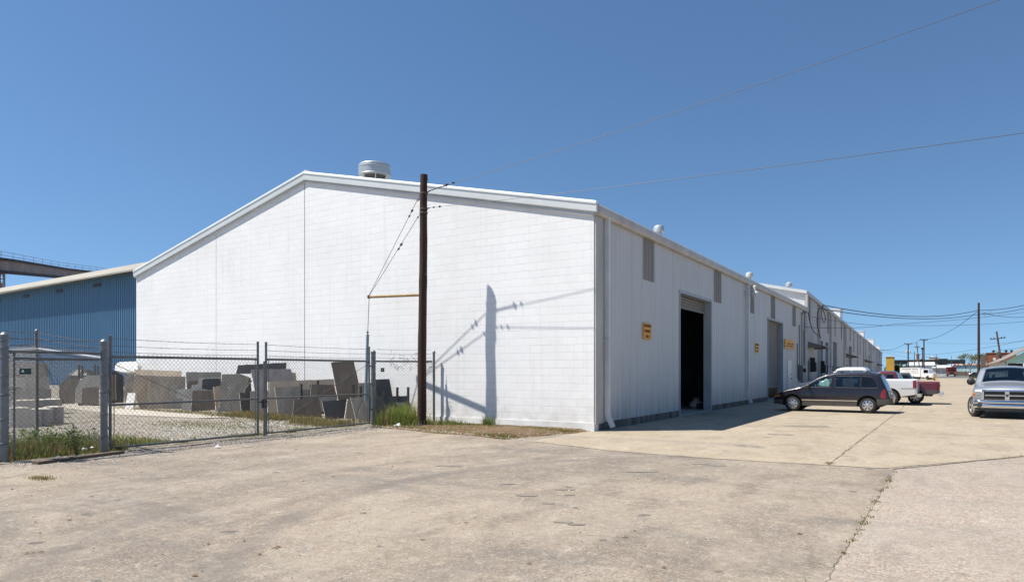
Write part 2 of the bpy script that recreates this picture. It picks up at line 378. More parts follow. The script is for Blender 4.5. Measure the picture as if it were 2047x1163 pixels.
M['yellow'] = nmat('ochre_ribbed_metal', (.52,.30,.035), (.44,.25,.03), .6, .5, obj=False)
M['rust'] = nmat('rusted_iron_sheet', (.30,.10,.045), (.12,.045,.03), .6, .9, obj=False, bump=.3, stretch=(1,1,.5))
M['mint'] = nmat('mint_painted_board', (.42,.66,.56), (.36,.58,.49), .6, .6, obj=False)
M['pallet_a'] = granite('grey_wrapped_stone', (.33,.315,.30), (.22,.21,.2), (.42,.4,.38), .7); M['pallet_b'] = granite('dim_wrapped_stone', (.25,.235,.225), (.17,.16,.155), (.34,.32,.3), .7)
M['paleblue'] = nmat('pale_blue_board', (.44,.62,.65), (.38,.53,.57), .25, .6, obj=False)
M['white_wall'] = nmat('far_white_wall', (.70,.72,.73), (.58,.60,.61), .3, .6, obj=False)
M['bridge'] = nmat('dark_girder_steel', (.060,.048,.045), (.035,.03,.03), .25, .8, obj=False)
M['bridge_panel'] = nmat('brown_girder_panel', (.30,.26,.245), (.2,.17,.16), .3, .85, obj=False)
M['bridge_green'] = nmat('green_grey_bridge_steel', (.06,.075,.075), (.04,.05,.05), .2, .8, obj=False)
M['brick'] = nmat('red_brick_far', (.22,.075,.05), (.16,.06,.045), .6, .9, obj=False)
M['asphalt'] = nmat('grey_asphalt_road', (.13,.125,.125), (.10,.098,.097), .3, .9, obj=False)
M['joint'] = nmat('dark_joint_filler', (.15,.12,.085), (.08,.064,.046), 3, .9, obj=False)
M['patch'] = nmat('dark_tar_patch', (.185,.158,.13), (.265,.225,.178), 5, .9, obj=False, bump=.4, lo=.35, hi=.65)
M['litter'] = flat('white_litter', (.75,.75,.75), .6)
TR = [(-.7,7.95,6.25,.24,.46),(-.7,7.95,7.9,.2,.38),(-.7,7.95,6.75,.12,.2)]
M['pavement'] = concrete('worn_concrete', (.318,.261,.195), (.188,.160,.131), (.345,.302,.243), .38, .7, TR, 62)
M['apron'] = concrete('beige_concrete_apron', (.392,.328,.236), (.318,.262,.188), (.375,.328,.255), .32, .6, False, 80)
M['aggregate'] = concrete('pebbly_concrete', (.36,.305,.245), (.30,.25,.20), (.35,.31,.265), .62, .3, False, 62)
M['gravel'] = loose('white_shell_gravel', [(.235,.205,.16),(.37,.335,.28),(.19,.16,.118),(.5,.48,.45)], 24, .6, ((.135,.125,.075),.55))
M['dirt'] = loose('brown_mulch_dirt', [(.140,.082,.040),(.095,.055,.028),(.18,.12,.065),(.42,.38,.33)], 32, .9, ((.10,.105,.035),.53))
M['yardslab'] = concrete('pale_yard_concrete', (.46,.42,.35), (.40,.36,.30), (.44,.41,.36), .3, .3)
# ============================================================= SETTING: ground sheets
def sheet(name, pts, z, m):
    b = MB(); b.face(*[(x,y,z) for x,y in pts]); return struct(b.build(name, m))
sheet('pavement', [(-900,-900),(900,-900),(900,1400),(-900,1400)], 0, M['pavement'])
def wavy(p, q, n=24, a=.06):
    return [(p[0]+(q[0]-p[0])*i/n + RN.uniform(-a,a), p[1]+(q[1]-p[1])*i/n + RN.uniform(-a,a)) for i in range(n)]
ap = wavy((-8.3,14.05),(-5.9,13.32),10,.03)+wavy((-5.9,13.32),(-3.9,13.16),10,.03)+wavy((-3.9,13.16),(-.62,13.42),16,.02)+[(1.48,16.8),(14,37),(14,180),(-16,180),(-8.3,52)]
sheet('apron', ap, .004, M['apron'])
sheet('pebbled_pavement', [(-.95,3.0),(-1.0,-12),(30,-12),(30,60),(14.3,37),(1.6,16.75),(-.6,13.37),(-.72,6.9),(-.80,5.2)], .0042, M['aggregate'])
sheet('road', [(-2,196),(40,196),(48,300),(6,300)], .012, M['asphalt'])
sheet('pale_pavement', [(7,188),(44,160),(44,196),(7.5,197)], .018, M['yardslab'])
# joints and cracks
def crack(name, pts, w, z=.0062, m='joint', wob=.02):
    b = MB(); n = len(pts); L = []; R_ = []
    for k, (x,y) in enumerate(pts):
        x0,y0 = pts[max(k-1,0)]; x1,y1 = pts[min(k+1,n-1)]; d = V((x1-x0,y1-y0,0)).normalized(); nn = V((-d.y,d.x,0))
        ww = w*RN.uniform(.25,1.5)/2; o = (mn.noise(V((x*1.3,y*1.3,w*9)))+.7*mn.noise(V((x*7,y*7,3)))+RN.uniform(-.25,.25))*wob
        L.append(V((x,y,z))+nn*(ww+o)); R_.append(V((x,y,z))-nn*(ww-o))
    for k in range(n-1): b.face(L[k],R_[k],R_[k+1],L[k+1])
    return struct(b.build(name, M[m]))
def seg(a, b, n): return [(a[0]+(b[0]-a[0])*i/n, a[1]+(b[1]-a[1])*i/n) for i in range(n+1)]
crack('pavement_joint', seg((-1.65,13.35),(-1.3,34),70)+seg((-1.3,34.3),(-1.6,120),60), .028)
crack('pavement_crack', seg((-.62,13.4),(1.48,16.82),40)+seg((1.53,16.9),(9,29),60), .045, wob=.03)
crack('pavement_crack', seg((-.74,5.6),(-.74,6.9),40)+seg((-.735,7.0),(-.58,13.35),160), .006, wob=.03)
crack('pavement_crack', seg((-8.2,14.05),(-5.9,13.3),20)+seg((-5.85,13.3),(-3.9,13.15),20)+seg((-3.85,13.15),(-.7,13.41),30), .022, wob=.012)
crack('pavement_crack', seg((-.55,5.3),(-.52,4.2),14), .03, wob=.03)
for (p, q) in (((-5.4,22),(-1.5,22.3)),((-1.4,30.5),(9,31.5)),((-1.4,21.4),(4,21.5))): crack('pavement_joint', seg(p, q, 30), .022)
PZ = [.0048]
def patch(px, py, w, d, rot=.45):
    PZ[0] += .0001
    c = ground(px, py); b = MB(); pts = []
    for i in range(28):
        t = 2*math.pi*i/28; e = 4
        x = math.copysign(abs(math.cos(t))**(2/e), math.cos(t))*w/2*RN.uniform(.78,1.12); y = math.copysign(abs(math.sin(t))**(2/e), math.sin(t))*d/2*RN.uniform(.76,1.12)
        pts.append((c.x + x*math.cos(rot)-y*math.sin(rot), c.y + x*math.sin(rot)+y*math.cos(rot), PZ[0]))
    b.face(*pts); return struct(b.build('tar_patch', M['patch']))
for a in ((1482,891,.30,.5),(1513,893,.30,.5),(1547,868,.30,.5),(1574,869,.30,.5),(1396,925,.28,.5),(1432,928,.30,.5),(1616,852,1.3,.8),(1590,846,.7,.2),(1500,852,.6,.16),(897,931,.55,.2),(1130,978,.3,.14),(1053,989,.32,.22),(1096,1005,.18,.15),(1139,989,.14,.1),(1127,1043,.2,.12),(1152,1048,.2,.08),(1350,911,.35,.2),(1280,943,.6,.08)): patch(*a)
# yard ground behind the gate: rises a little towards the wall
GX0, GX1 = -15.0, -75.0
def yard_z(x, y):
    t = max(0., min(1., (-15.2-x)/5.)); t2 = max(0., min(1., (y-13.)/4.)); 
    return .012 + .10*t*t*(3-2*t)
def grid_sheet(name, x0, x1, y0, y1, nx, ny, zf, m, inside=None):
    b = MB(); ids = {}
    for i in range(nx+1):
        for j in range(ny+1):
            x = x0+(x1-x0)*i/nx; y = y0+(y1-y0)*j/ny; ids[i,j] = b.p((x,y,zf(x,y)))
    for i in range(nx):
        for j in range(ny):
            if inside and not inside(x0+(x1-x0)*(i+.5)/nx, y0+(y1-y0)*(j+.5)/ny): continue
            b.idx(ids[i,j],ids[i+1,j],ids[i+1,j+1],ids[i,j+1])
    return b.build(name, m, smooth=True, angle=60)

def rough(x, y, s=1.3, a=.03): return mn.noise(V((x*s,y*s,.3)))*a
struct(grid_sheet('gravel_yard', -15.0, -110, -12, 17.28, 240, 90, lambda x,y: yard_z(x,y)+abs(rough(x,y))*min(1,(-15-x)/1.5+.1), M['gravel']))
struct(grid_sheet('gravel_yard', -31.5, -110, 17.28, 60, 40, 24, lambda x,y: yard_z(x,y)+abs(rough(x,y)), M['gravel']))
a_, b_ = ground(240,822,.12), ground(420,812,.12)
b = MB(); i_, j_, n_ = b.prism([(x,y,.02) for x,y in [(-34,14.7),(-25,13.0),(-20.6,13.4),(-20.0,14.3),(-24.5,14.6),(-34,16.4)]], (0,0,.128)); b.prism_sides(i_,j_,n_); struct(b.build('concrete_strip', M['yardslab']))
# shell gravel verge along the gate line
struct(grid_sheet('gravel_verge', -15.0, -13.9, 2, 15.5, 14, 90, lambda x,y: .004+max(0,(-13.95-x))*.02+abs(rough(x,y,4,.01)), M['gravel'], lambda x,y: x < -14.35+.35*math.sin(y*1.7)*math.sin(y*.6+1)))
# brown strip of dirt between the pavement and the block wall
def dirt_in(x, y):
    e1 = 15.0 + (x+14.4)*(-.16) + .10*math.sin(x*2.3) if x < -8.9 else 0     # front edge
    e2 = x < -8.15 - (17.2-y)*.30 + .05*math.sin(y*5) if True else True
    return y > e1 and e2 and x < -8.2 and (x > -14.45 or y > 15.75)
def dirt_z(x, y):
    e = min(y-(15.0+(x+14.4)*(-.16)+.10*math.sin(x*2.3)), -8.15-(17.2-y)*.30-x, x+14.5 if y < 15.75 else 9)
    return .002+max(0,min(.06,(e-.08)*.16))+(rough(x,y,2.5,.016)+.008)*max(0,min(1,e*3))
struct(grid_sheet('dirt_strip', -15.2, -8.15, 13.6, 17.28, 150, 84, dirt_z, M['dirt'], dirt_in))
# ------------------------------------------------------------- grass and weeds
def blades(name, label, spots, mats, w=(.004,.009), lean=.35, seg3=True):
    """spots: iterable of (x,y,z,height)"""
    b = MB()
    for (x,y,z,h) in spots:
        b.mi = RN.randrange(len(mats)); a = RN.uniform(0,6.283); t = RN.uniform(0,6.283); ww = RN.uniform(*w)
        d = V((math.cos(a),math.sin(a),0)); q = V((-d.y,d.x,0))*ww; l = RN.uniform(.1,1)*lean*h
        p0 = V((x,y,z)); p1 = p0+V((0,0,h*.55))+d*l*.35; p2 = p0+V((0,0,h))+d*l*1.1
        b.face(p0-q,p0+q,p1+q*.8,p1-q*.8); b.face(p1-q*.8,p1+q*.8,p2)
    return stuff(b.build(name, [M['lf_'+m] for m in mats]), label, 'grass')
def leafy(b, x, y, z, h, r, n, mats, ls=.05):
    """leafy weed: n small leaves round a stem"""
    for _ in range(n):
        k = RN.uniform(.15,1); a = RN.uniform(0,6.283); rr = r*math.sqrt(RN.random())*(1.1-.6*k)
        p = V((x+rr*math.cos(a), y+rr*math.sin(a), z+h*k)); b.mi = RN.randrange(mats)
        u = V((RN.uniform(-1,1),RN.uniform(-1,1),RN.uniform(-.4,.7))).normalized(); v = u.cross(V((RN.uniform(-1,1),RN.uniform(-1,1),RN.uniform(-1,1)))).normalized()
        s = ls*RN.uniform(.5,1.3); b.face(p, p+u*s+v*s*.35, p+u*s*1.9, p+u*s-v*s*.35)
U = RN.uniform
def zz(x,y): return (yard_z(x,y) if x < -15 else .01)
sp = []
for _ in range(13000):
    x = -14.56 - abs(RN.gauss(0,1.3)); y = U(4.2,7.9); dens = mn.noise(V((x*1.2,y*1.2,0)))
    if dens < -.25 and x < -15.6: continue
    edge = min(1, max(.3,(-14.40-x)/.6)); sp.append((x,y,zz(x,y), U(.08,.34)*edge*(1.25 if y < 6.6 else .85)))
blades('grass', 'tall mixed green and dry grass growing behind the left fence panel', sp, ['green','olive','dry','bright','rustgrass'])
b = MB()
for _ in range(120):
    x = -15.0-abs(RN.gauss(0,.9)); y = U(4.5,7.6); leafy(b, x, y, zz(x,y), U(.2,.52), U(.06,.17), 32, 4, .038)
stuff(b.build('weeds', [M['lf_green'],M['lf_bright'],M['lf_olive'],M['lf_deep']]), 'leafy green weeds tangled behind the left fence panel', 'weeds')
sp = []
for _ in range(7500):                                     # under and behind the left gate leaf
    y = U(7.5,13.5); x = -14.85 - abs(RN.gauss(0,1.0))*(1.5 if y < 9.2 else .35)
    if y > 9.4 and mn.noise(V((x*1.5,y*1.5,4))) < .08: continue
    sp.append((x,y,zz(x,y),U(.04,.17)*(1.2 if y < 9.0 else .55)))
for _ in range(900):
    t = RN.gauss(0,.5); s = RN.gauss(0,1.3); x = -18.0+s; y = 12.2+t+.2*s; sp.append((x,y,zz(x,y),U(.03,.10)))
blades('grass', 'low green grass under the chain link gate leaves', sp, ['green','olive','dry','bright'])
sp = []
for _ in range(8000):                                     # along the feet of the leaning slabs
    x = U(-21.5,-14.6); y = 14.75 + (x+15)*(-.02)+RN.gauss(0,.40)
    if x > -15.08: continue
    if mn.noise(V((x*1.1,y*1.1,9))) < -.3: continue
    sp.append((x,y,zz(x,y),U(.05,.24)))
for _ in range(1300):
    x = U(-29,-20.5); y = 15.2+RN.gauss(0,.25); sp.append((x,y,zz(x,y),U(.04,.13)))
blades('grass', 'scruffy grass along the feet of the leaning stone slabs', sp, ['green','olive','dry','rustgrass'])
sp = []
for _ in range(2300):
    x = RN.gauss(-14.05,.5); y = RN.gauss(16.0,.32)
    if x > -13.1: continue
    sp.append((x,y,.05,U(.15,.8)*math.exp(-((x+14.05)/.8)**2)))
for _ in range(500): sp.append((RN.gauss(-12.6,.35),RN.gauss(16.4,.22),.05,U(.06,.22)))
for _ in range(160): sp.append((RN.gauss(-11.5,.12),RN.gauss(16.95,.08),.06,U(.1,.34)))
blades('grass', 'tall pale green grass clump at the foot of the brown pole', sp, ['green','bright','olive','bright','dry'], (.004,.009), .7)
sp = []
for cx, cy, sx, sy, n, h in ((-9.4,14.35,.5,.16,700,.07),(-9.0,16.55,.45,.15,800,.08),(-11.9,15.2,.7,.3,500,.06),(-13.2,15.4,.6,.3,500,.07),(-12.1,16.6,.9,.2,500,.09),(-14.6,14.9,.4,.3,500,.10),(-10.6,16.7,.8,.12,300,.06),(-10.5,15.6,1.2,.6,500,.035)):
    for _ in range(n):
        x, y = RN.gauss(cx,sx), RN.gauss(cy,sy)
        if dirt_in(x,y) and y < 17.2: sp.append((x,y,.04,U(.35,1)*h))
blades('grass', 'short green and brown tufts on the dirt strip by the block wall', sp, ['green','bright','olive','rustgrass'])
sp = []
def along(pts, n, sx, h):
    for _ in range(n):
        k = U(0,len(pts)-1.001); i = int(k); f = k-i
        x = pts[i][0]+(pts[i+1][0]-pts[i][0])*f; y = pts[i][1]+(pts[i+1][1]-pts[i][1])*f
        if mn.noise(V((x*3,y*3,2))) < .12: continue
        sp.append((x+RN.gauss(0,sx),y+RN.gauss(0,sx),.01,U(.3,1)*h))
along([(-.74,7.4),(-.60,12.9)],420,.03,.035); along([(-.62,12.3),(-.60,12.9)],200,.06,.05); along([(-.9,5.9),(-.74,7.2)],60,.03,.03)
along([(-1.62,14.2),(-1.35,30)],260,.03,.03); along([(-.5,13.6),(8.5,28.4)],420,.02,.03); along([(-1.66,13.4),(-1.6,13.9)],90,.04,.05)
for cx_, cy_, n_, r_ in ((1779,962,150,.10),(1775,975,60,.07),(1752,1003,110,.06),(1746,1020,70,.05),(1738,1034,60,.05),(1731,1047,80,.05),(1722,1060,40,.04),(1703,1081,90,.045),(1712,1070,30,.04),(1688,1108,70,.04),(1660,925,60,.09),(1790,944,40,.05),(1700,893,40,.08),(1745,858,40,.1)):
    g0 = ground(cx_,cy_)
    for _ in range(int(n_*.24)): sp.append((g0.x+RN.gauss(0,r_*.5),g0.y+RN.gauss(0,r_*.9),.006,U(.010,.030)))
for _ in range(240): g = ground(82+RN.gauss(0,12), 957+RN.gauss(0,2)); sp.append((g.x,g.y,.005,U(.02,.05)))
blades('grass', 'small weeds sprouting along the pavement cracks', sp, ['olive','dry','olive','rustgrass','green'], (.003,.007), .9)
# pebbles, shell chips and crumbs lying loose
b = MB()
def pebble(x, y, z, r):
    a = U(0,6.28); q = [V((x+r*math.cos(a+k*2.1)*U(.7,1.3), y+r*math.sin(a+k*2.1)*U(.7,1.3), z)) for k in range(3)]; t = V((x,y,z+r*U(.4,.9)))
    for k in range(3): b.face(q[k],q[(k+1)%3],t)
for _ in range(5200):
    x = -14.9+abs(RN.gauss(0,.8)); y = U(3,15.6); b.mi = RN.choice([0,0,1,2]); pebble(x,y,.008,U(.006,.022))
for _ in range(1500):
    x, y = U(-12,-1.5), U(3.2,13); b.mi = RN.choice([0,1,2,3]); pebble(x,y,.003,U(.004,.011)*(1 if RN.random()<.97 else 2.2))
for _ in range(420):
    t = U(0,1); b.mi = RN.choice([0,0,1]); pebble(-14.2+5.9*t+RN.gauss(0,.2), 15.0-.9*t+RN.gauss(0,.12) if RN.random()<.5 else 17.05+RN.gauss(0,.07), .05 if t < .9 else .02, U(.008,.026))
for _ in range(3000):
    x, y = -15.2-abs(RN.gauss(0,3.2)), U(8,15); b.mi = RN.choice([0,0,1,2]); pebble(x,y,zz(x,y)+.012,U(.008,.035))
stuff(b.build('loose_pebbles', [nmat('chip_white',(.62,.6,.56),obj=False), nmat('chip_tan',(.34,.28,.21),obj=False), nmat('chip_grey',(.2,.19,.18),obj=False), nmat('chip_dark',(.05,.045,.04),obj=False)]), 'loose shell chips and pebbles scattered on the pavement edge', 'pebbles')
# dry leaves and sticks on the foreground pavement
b = MB()
for px, py in ((60,1106),(45,1107),(72,1104),(130,1040),(66,1044),(540,1096),(513,1108),(548,1094),(380,1150),(925,1045),(837,1079),(1265,1062),(1240,1075),(603,962),(660,953),(240,956),(176,993),(412,1088),(1050,1128),(1320,1135),(1590,1068)):
    g = ground(px, py); a = U(-.4,.4); L = U(.03,.10); d = V((math.cos(YAW+a),math.sin(YAW+a),0)); n = V((-d.y,d.x,0))*U(.006,.02)
    b.face(g+V((0,0,.006)), g+d*L*.5+n+V((0,0,.016)), g+d*L+V((0,0,.008)), g+d*L*.5-n+V((0,0,.012)))
stuff(b.build('dry_leaves', M['lf_rustgrass']), 'dry brown leaves and sticks lying on the foreground concrete', 'leaves')
# ============================================================= MAIN WAREHOUSE
WX, WY, WL, WE, RX, RZ, YE = -8.14, 17.30, -31.43, 6.36, -19.93, 9.03, 53.4
wh = thing('warehouse', 'large white warehouse with painted block gable and ribbed metal side wall', 'warehouse', (WX,WY,0))
def slope_z(x): return WE + (RZ-WE)*(x-WX)/(RX-WX) if x > RX else 6.28 + (RZ-6.28)*(x-WL)/(RX-WL)
b = MB()
g = [(WL,.23),(WX,.23),(WX,WE-.05),(RX,RZ-.05),(WL,6.2)]
i, j, n = b.prism([(x,WY,z) for x,z in g], (0,.25,0)); b.prism_sides(i,j,n)
b.build('gable_wall', M['block'], wh)
b = MB(); b.box((WL-.02,WY-.022,-.1),(WX+.022,WY+.26,.228)); b.build('foundation', M['plinth_white'], wh)
b = MB(); b.box((WX-.3,WY+.27,-.1),(WX+.035,24.62,.225)); b.box((WX-.3,29.02,-.1),(WX+.035,40.25,.225)); b.box((WX-.3,45.0,-.1),(WX+.035,YE,.225)); b.build('foundation', M['plinth'], wh)
for px, zt in ((609,9.0),(432,7.9)):
    x = on_y(px, 600, WY).x; ww_ = .011 if px > 500 else .004; b = MB(); b.box((x-ww_,WY-.004,.3),(x+ww_,WY+.01,slope_z(x)-.25)); b.build('control_joint', M['joint'], wh)
# ribbed wall pieces ------------------------------------------------------------
def ribbed(b, O, D, N, s0, s1, z0, z1, pitch=.305, rib=.07, h=.020, minor=True):
    """ribbed sheet from s0 to s1 along D, N outward; z1 may be a function of s"""
    O, D, N = V(O), V(D), V(N); pts = []
    k = math.floor(s0/pitch)
    while k*pitch < s1+pitch:
        a = k*pitch
        for q, d in ((0,0),(pitch-rib-.05,0),(pitch-rib-.02,h),(pitch-.05,h),(pitch-.02,0)): pts.append((a+q, d))
        k += 1
    out = []
    def dep(s):
        for (a,da),(c,dc) in zip(pts,pts[1:]):
            if a <= s <= c: return da+(dc-da)*(s-a)/max(c-a,1e-6)
        return 0
    out = [(s0,dep(s0))]+[p for p in pts if s0+1e-4 < p[0] < s1-1e-4]+[(s1,dep(s1))]
    zf = z1 if callable(z1) else (lambda s: z1)
    for (a,da),(c,dc) in zip(out,out[1:]):
        p, q = O+D*a+N*da, O+D*c+N*dc
        b.face((p.x,p.y,z0),(q.x,q.y,z0),(q.x,q.y,zf(c)),(p.x,p.y,zf(a)))
def wall_open(b, O, D, N, s0, s1, z0, z1, opens, **kw):
    """opens: (sa, sb, za, zb)"""
    cuts = sorted(opens); s = s0
    for sa, sb, za, zb in cuts:
        if sa > s: ribbed(b, O, D, N, s, sa, z0, z1, **kw)
        if za > z0: ribbed(b, O, D, N, sa, sb, z0, za, **kw)
        ribbed(b, O, D, N, sa, sb, zb, z1, **kw); s = sb
    if s < s1: ribbed(b, O, D, N, s, s1, z0, z1, **kw)
DO1 = (24.77,28.87,4.62); DO2 = (40.4,44.8,4.65)
b = MB(); wall_open(b, (WX,0,0), (0,1,0), (1,0,0), WY+.02, YE, .22, WE-.18, [(DO1[0],DO1[1],.0,DO1[2]),(DO2[0],DO2[1],.0,DO2[2])])
b.build('side_wall', M['siding'], wh)
for y0, y1, zt in (DO1, DO2):
    b = MB()
    b.box((WX-.29,y0-.02,0),(WX-.012,y0,zt+.10)); b.box((WX-.29,y1,0),(WX-.012,y1+.02,zt+.1)); b.box((WX-.29,y0,zt),(WX-.012,y1,zt+.02))
    b.box((WX-.02,y0-.09,zt),(WX+.05,y1+.09,zt+.10)); b.box((WX-.02,y0-.09,.03),(WX+.045,y0-.002,zt-.002)); b.box((WX-.02,y1+.002,.03),(WX+.045,y1+.09,zt-.002))
    b.build('door_frame', M['jamb'], wh)
def shutter(y0, y1, z0, z1, x, name='roller_shutter', m='shutter', par=None, pitch=.085):
    b = MB(); n = int((z1-z0)/pitch)
    for k in range(n):
        a = z0+(z1-z0)*k/n; c = z0+(z1-z0)*(k+1)/n; mid = (a+c)/2
        b.face((x,y0,a),(x,y1,a),(x+.022,y1,mid),(x+.022,y0,mid)); b.face((x+.022,y0,mid),(x+.022,y1,mid),(x,y1,c),(x,y0,c))
    b.box((x-.02,y0,z0-.08),(x+.03,y1,z0))
    return b.build(name, M[m], par)
shutter(DO1[0]+.05, DO1[1]-.05, 4.20, 4.60, WX-.25, par=wh)
shutter(DO2[0]+.05, DO2[1]-.05, .78, 4.62, WX-.25, par=wh)
b = MB()                                           # inside: floor, back and far walls, dark contents show through the open door
b.box((WL+.3,WY+.3,-.05),(WX-.01,YE-.1,.03)); b.build('floor', M['yardslab'], wh)  # pale floor colour stands in for daylight inside the door
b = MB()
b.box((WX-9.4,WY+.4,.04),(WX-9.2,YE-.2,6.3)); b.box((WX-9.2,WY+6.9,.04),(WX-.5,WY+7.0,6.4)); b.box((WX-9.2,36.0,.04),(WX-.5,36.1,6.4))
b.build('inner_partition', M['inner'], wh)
q_ = on_x(1398,806,WX-.7); q_.z = .03
bk = thing('broom', 'broom leaning in the dark just inside the open roller door', 'broom', tuple(q_))
b = MB(); b.tube([q_+V((0,0,.22)),q_+V((-.25,.75,1.5))], .014, 6); b.build('handle', M['strut'], bk)
b = MB(); b.bar(q_+V((-.05,-.17,.12)),q_+V((.05,.17,.12)),.10,.22); b.build('brush_head', M['timber'], bk)
sk = MB(); c_ = on_x(1392,806,WX-.9); ids_ = {}
sk.lathe([(.0,0),(.24,.02),(.30,.12),(.27,.26),(.17,.34),(.10,.40),(.14,.46),(0,.45)], (c_.x,c_.y,.03), 14); tag(sk.build('sack', M['grn_light'], loc=(c_.x,c_.y,.03), smooth=True), 'tied pale sack standing on the floor just inside the open roller door', 'sack')
# far / left walls and roof
b = MB(); b.box((WL,WY+.25,0),(WL+.2,YE,6.3)); b.build('rear_wall', M['siding_far'], wh)
b = MB()
EO = .11
for (xa,za,xb,zb) in ((WX+.10,WE-.02,RX,RZ+.02),(WL-.06,6.27,RX,RZ+.02)):
    b.face((xa,WY-EO,za),(xb,WY-EO,zb),(xb,YE,zb),(xa,YE,za)); b.face((xa,WY-EO,za-.06),(xb,WY-EO,zb-.06),(xb,YE,zb-.06),(xa,YE,za-.06))
    b.face((xa,WY-EO,za),(xb,WY-EO,zb),(xb,WY-EO,zb-.06),(xa,WY-EO,za-.06)); b.face((xa,WY-EO,za),(xa,YE,za),(xa,YE,za-.06),(xa,WY-EO,za-.06))
b.build('roof', M['roof'], wh)
# rake fascia: stepped profile
def rake(b, p, q, prof):
    """prof: (out, up) pairs swept from p to q; out = -y"""
    A = [V((p[0],p[1]-o,p[2]+u)) for o,u in prof]; B = [V((q[0],q[1]-o,q[2]+u)) for o,u in prof]; n = len(prof)
    for k in range(n): b.face(A[k],A[(k+1)%n],B[(k+1)%n],B[k])
    b.face(*A); b.face(*B[::-1])
PA = [(0,.07),(.11,.07),(.145,.03),(.145,-.02),(.115,-.04),(.125,-.06),(.105,-.23),(.09,-.25),(.0,-.25)]
PB = [(0,-.255),(.04,-.255),(.055,-.28),(.055,-.32),(.0,-.32)]
peak = (RX,WY,RZ+.02); ra = (WX+.13,WY,WE+.01); la = (WL-.04,WY,6.28)
b = MB(); rake(b, peak, ra, PA); rake(b, la, peak, PA); b.build('rake_fascia', M['trim_green'], wh)
b = MB(); rake(b, (RX+.02,WY,RZ+.015), (WX-.02,WY,WE+.0), PB); rake(b, (WL+.02,WY,6.29), (RX-.02,WY,RZ+.015), PB); b.build('rake_trim', M['trim'], wh)
b = MB(); b.bar((RX+.01,WY-.02,RZ+.115),(RX+.26,WY-.02,RZ+.06),.18,.04); b.bar((RX,WY+.2,RZ+.06),(RX,YE,RZ+.06),.3,.05); b.build('ridge_cap', M['trim'], wh)
# eave gutter along the street side
b = MB(); PG = [(.02,-.30),(.15,-.30),(.20,-.22),(.20,-.05),(.16,0),(.02,0)]
A = [V((WX+o,WY-.02,WE+u)) for o,u in PG]; B = [V((WX+o,YE+.02,WE+u)) for o,u in PG]
for k in range(6): b.face(A[k],A[(k+1)%6],B[(k+1)%6],B[k])
b.face(*A); b.face(*B); b.build('gutter', M['trim_tan'], wh)
b = MB(); b.box((WX+.002,WY+.02,.20),(WX+.055,WY+.52,WE-.31)); b.build('corner_trim', M['trim_tan'], wh)
def downspout(x, y, zt, d=(1,0), par=None, w=.125):
    b = MB(); b.box((x+.065,y-w/2,.42),(x+.19,y+w/2,zt)); 
    b.M = None; b.bar((x+.125,y,.44),(x+.30,y-.02,.08),w,.11,(0,1,0)); b.box((x+.03,y-w/2-.04,2.55),(x+.2,y+w/2+.04,2.60))
    return b.build('downspout', M['trim'], par)
downspout(WX, WY+.66, WE-.25, par=wh); downspout(WX, on_x(1490,700,WX).y, WE-.25, par=wh); downspout(WX, YE-.35, WE-.25, par=wh)
for pa, pb in ((1285,1308),(1427,1441),(1500,1507),(1540,1548.5),(1584,1589.5)):
    ya, yb = on_x(pa,500,WX).y, on_x(pb,500,WX).y; b = MB()
    ribbed(b, (WX+.006,0,0), (0,1,0), (1,0,0), ya, yb, 4.70, WE-.20, h=.04); b.build('skylight_panel', M['skylight'], wh)
y0, y1 = on_x(1573,700,WX).y, on_x(1580.5,700,WX).y
b = MB(); b.box((WX+.01,y0-.06,.2),(WX+.05,y1+.06,2.42)); d = b.build('personnel_door', M['white_door'], wh)
b = MB(); b.box((WX+.052,y0,.24),(WX+.062,y1,2.36)); b.build('door_leaf', M['trim'], d)
b = MB(); b.lathe([(.05,0),(.05,.06)], (WX+.06,y1-.14,1.2), 10, 'x'); b.build('handle', M['black'], d); b = MB(); b.lathe([(.04,0),(.04,.04)], (WX+.06,y1-.14,1.45), 10, 'x'); b.build('lock', M['black'], d)
# conduits and meter boxes at the far end of the side wall
b = MB()
for px, za, zb in ((1591,1.2,3.6),(1595,1.3,4.9),(1600,.8,5.7),(1603.5,1.0,4.6),(1605.5,1.2,5.9)):
    y = on_x(px,700,WX).y; b.tube([(WX+.10,y,za),(WX+.10,y,zb)], .035, 8)
b.tube([(WX+.1,on_x(1600,700,WX).y,5.7),(WX+.2,on_x(1600,700,WX).y,5.9),(WX+.4,on_x(1600,700,WX).y,5.8)], .07, 8)
b.build('conduit', M['galv'], wh)
# roof ventilators
def drum(loc, r, z0, h, par, neck):
    b = MB(); b.lathe([(neck,0),(neck,z0-loc[2]+.1)], (loc[0],loc[1],loc[2]), 24)
    t = b.build('vent_neck', M['vent_dark'], par)
    b = MB(); c = (loc[0],loc[1],z0)
    b.lathe([(r*.96,0),(r,.0),(r+.012,.03),(r,.05),(r,h*.68),(r+.012,h*.7),(r+.012,h*.75),(r,h*.77),(r,h*.93),(r-.02,h),(r-.06,h+.008),(r*.5,h+.015),(.0,h+.02)], c, 40); b.lathe([(r-.03,.01),(r-.03,h*.9)], c, 40)
    b.build('ventilator_drum', M['vent'], par, smooth=True, angle=30)
    b = MB(); b.lathe([(neck*.9,.12),(r-.035,.12),(r-.035,.13),(neck*.9,.13)], c, 32); b.build('drum_shade_disc', M['vent_dark'], par)  # dark ring added to stand in for the shade under the drum
    for k in range(6):
        a = k*math.pi/3+.3; b = MB(); b.bar((loc[0]+neck*.9*math.cos(a),loc[1]+neck*.9*math.sin(a),z0-.25),(loc[0]+r*.93*math.cos(a),loc[1]+r*.93*math.sin(a),z0+.12),.04,.01); b.build('vent_bracket', M['vent'], par)
v = thing('roof_ventilator', 'big silver drum ventilator sitting on the ridge of the white warehouse', 'roof vent', (RX,20.94,RZ))
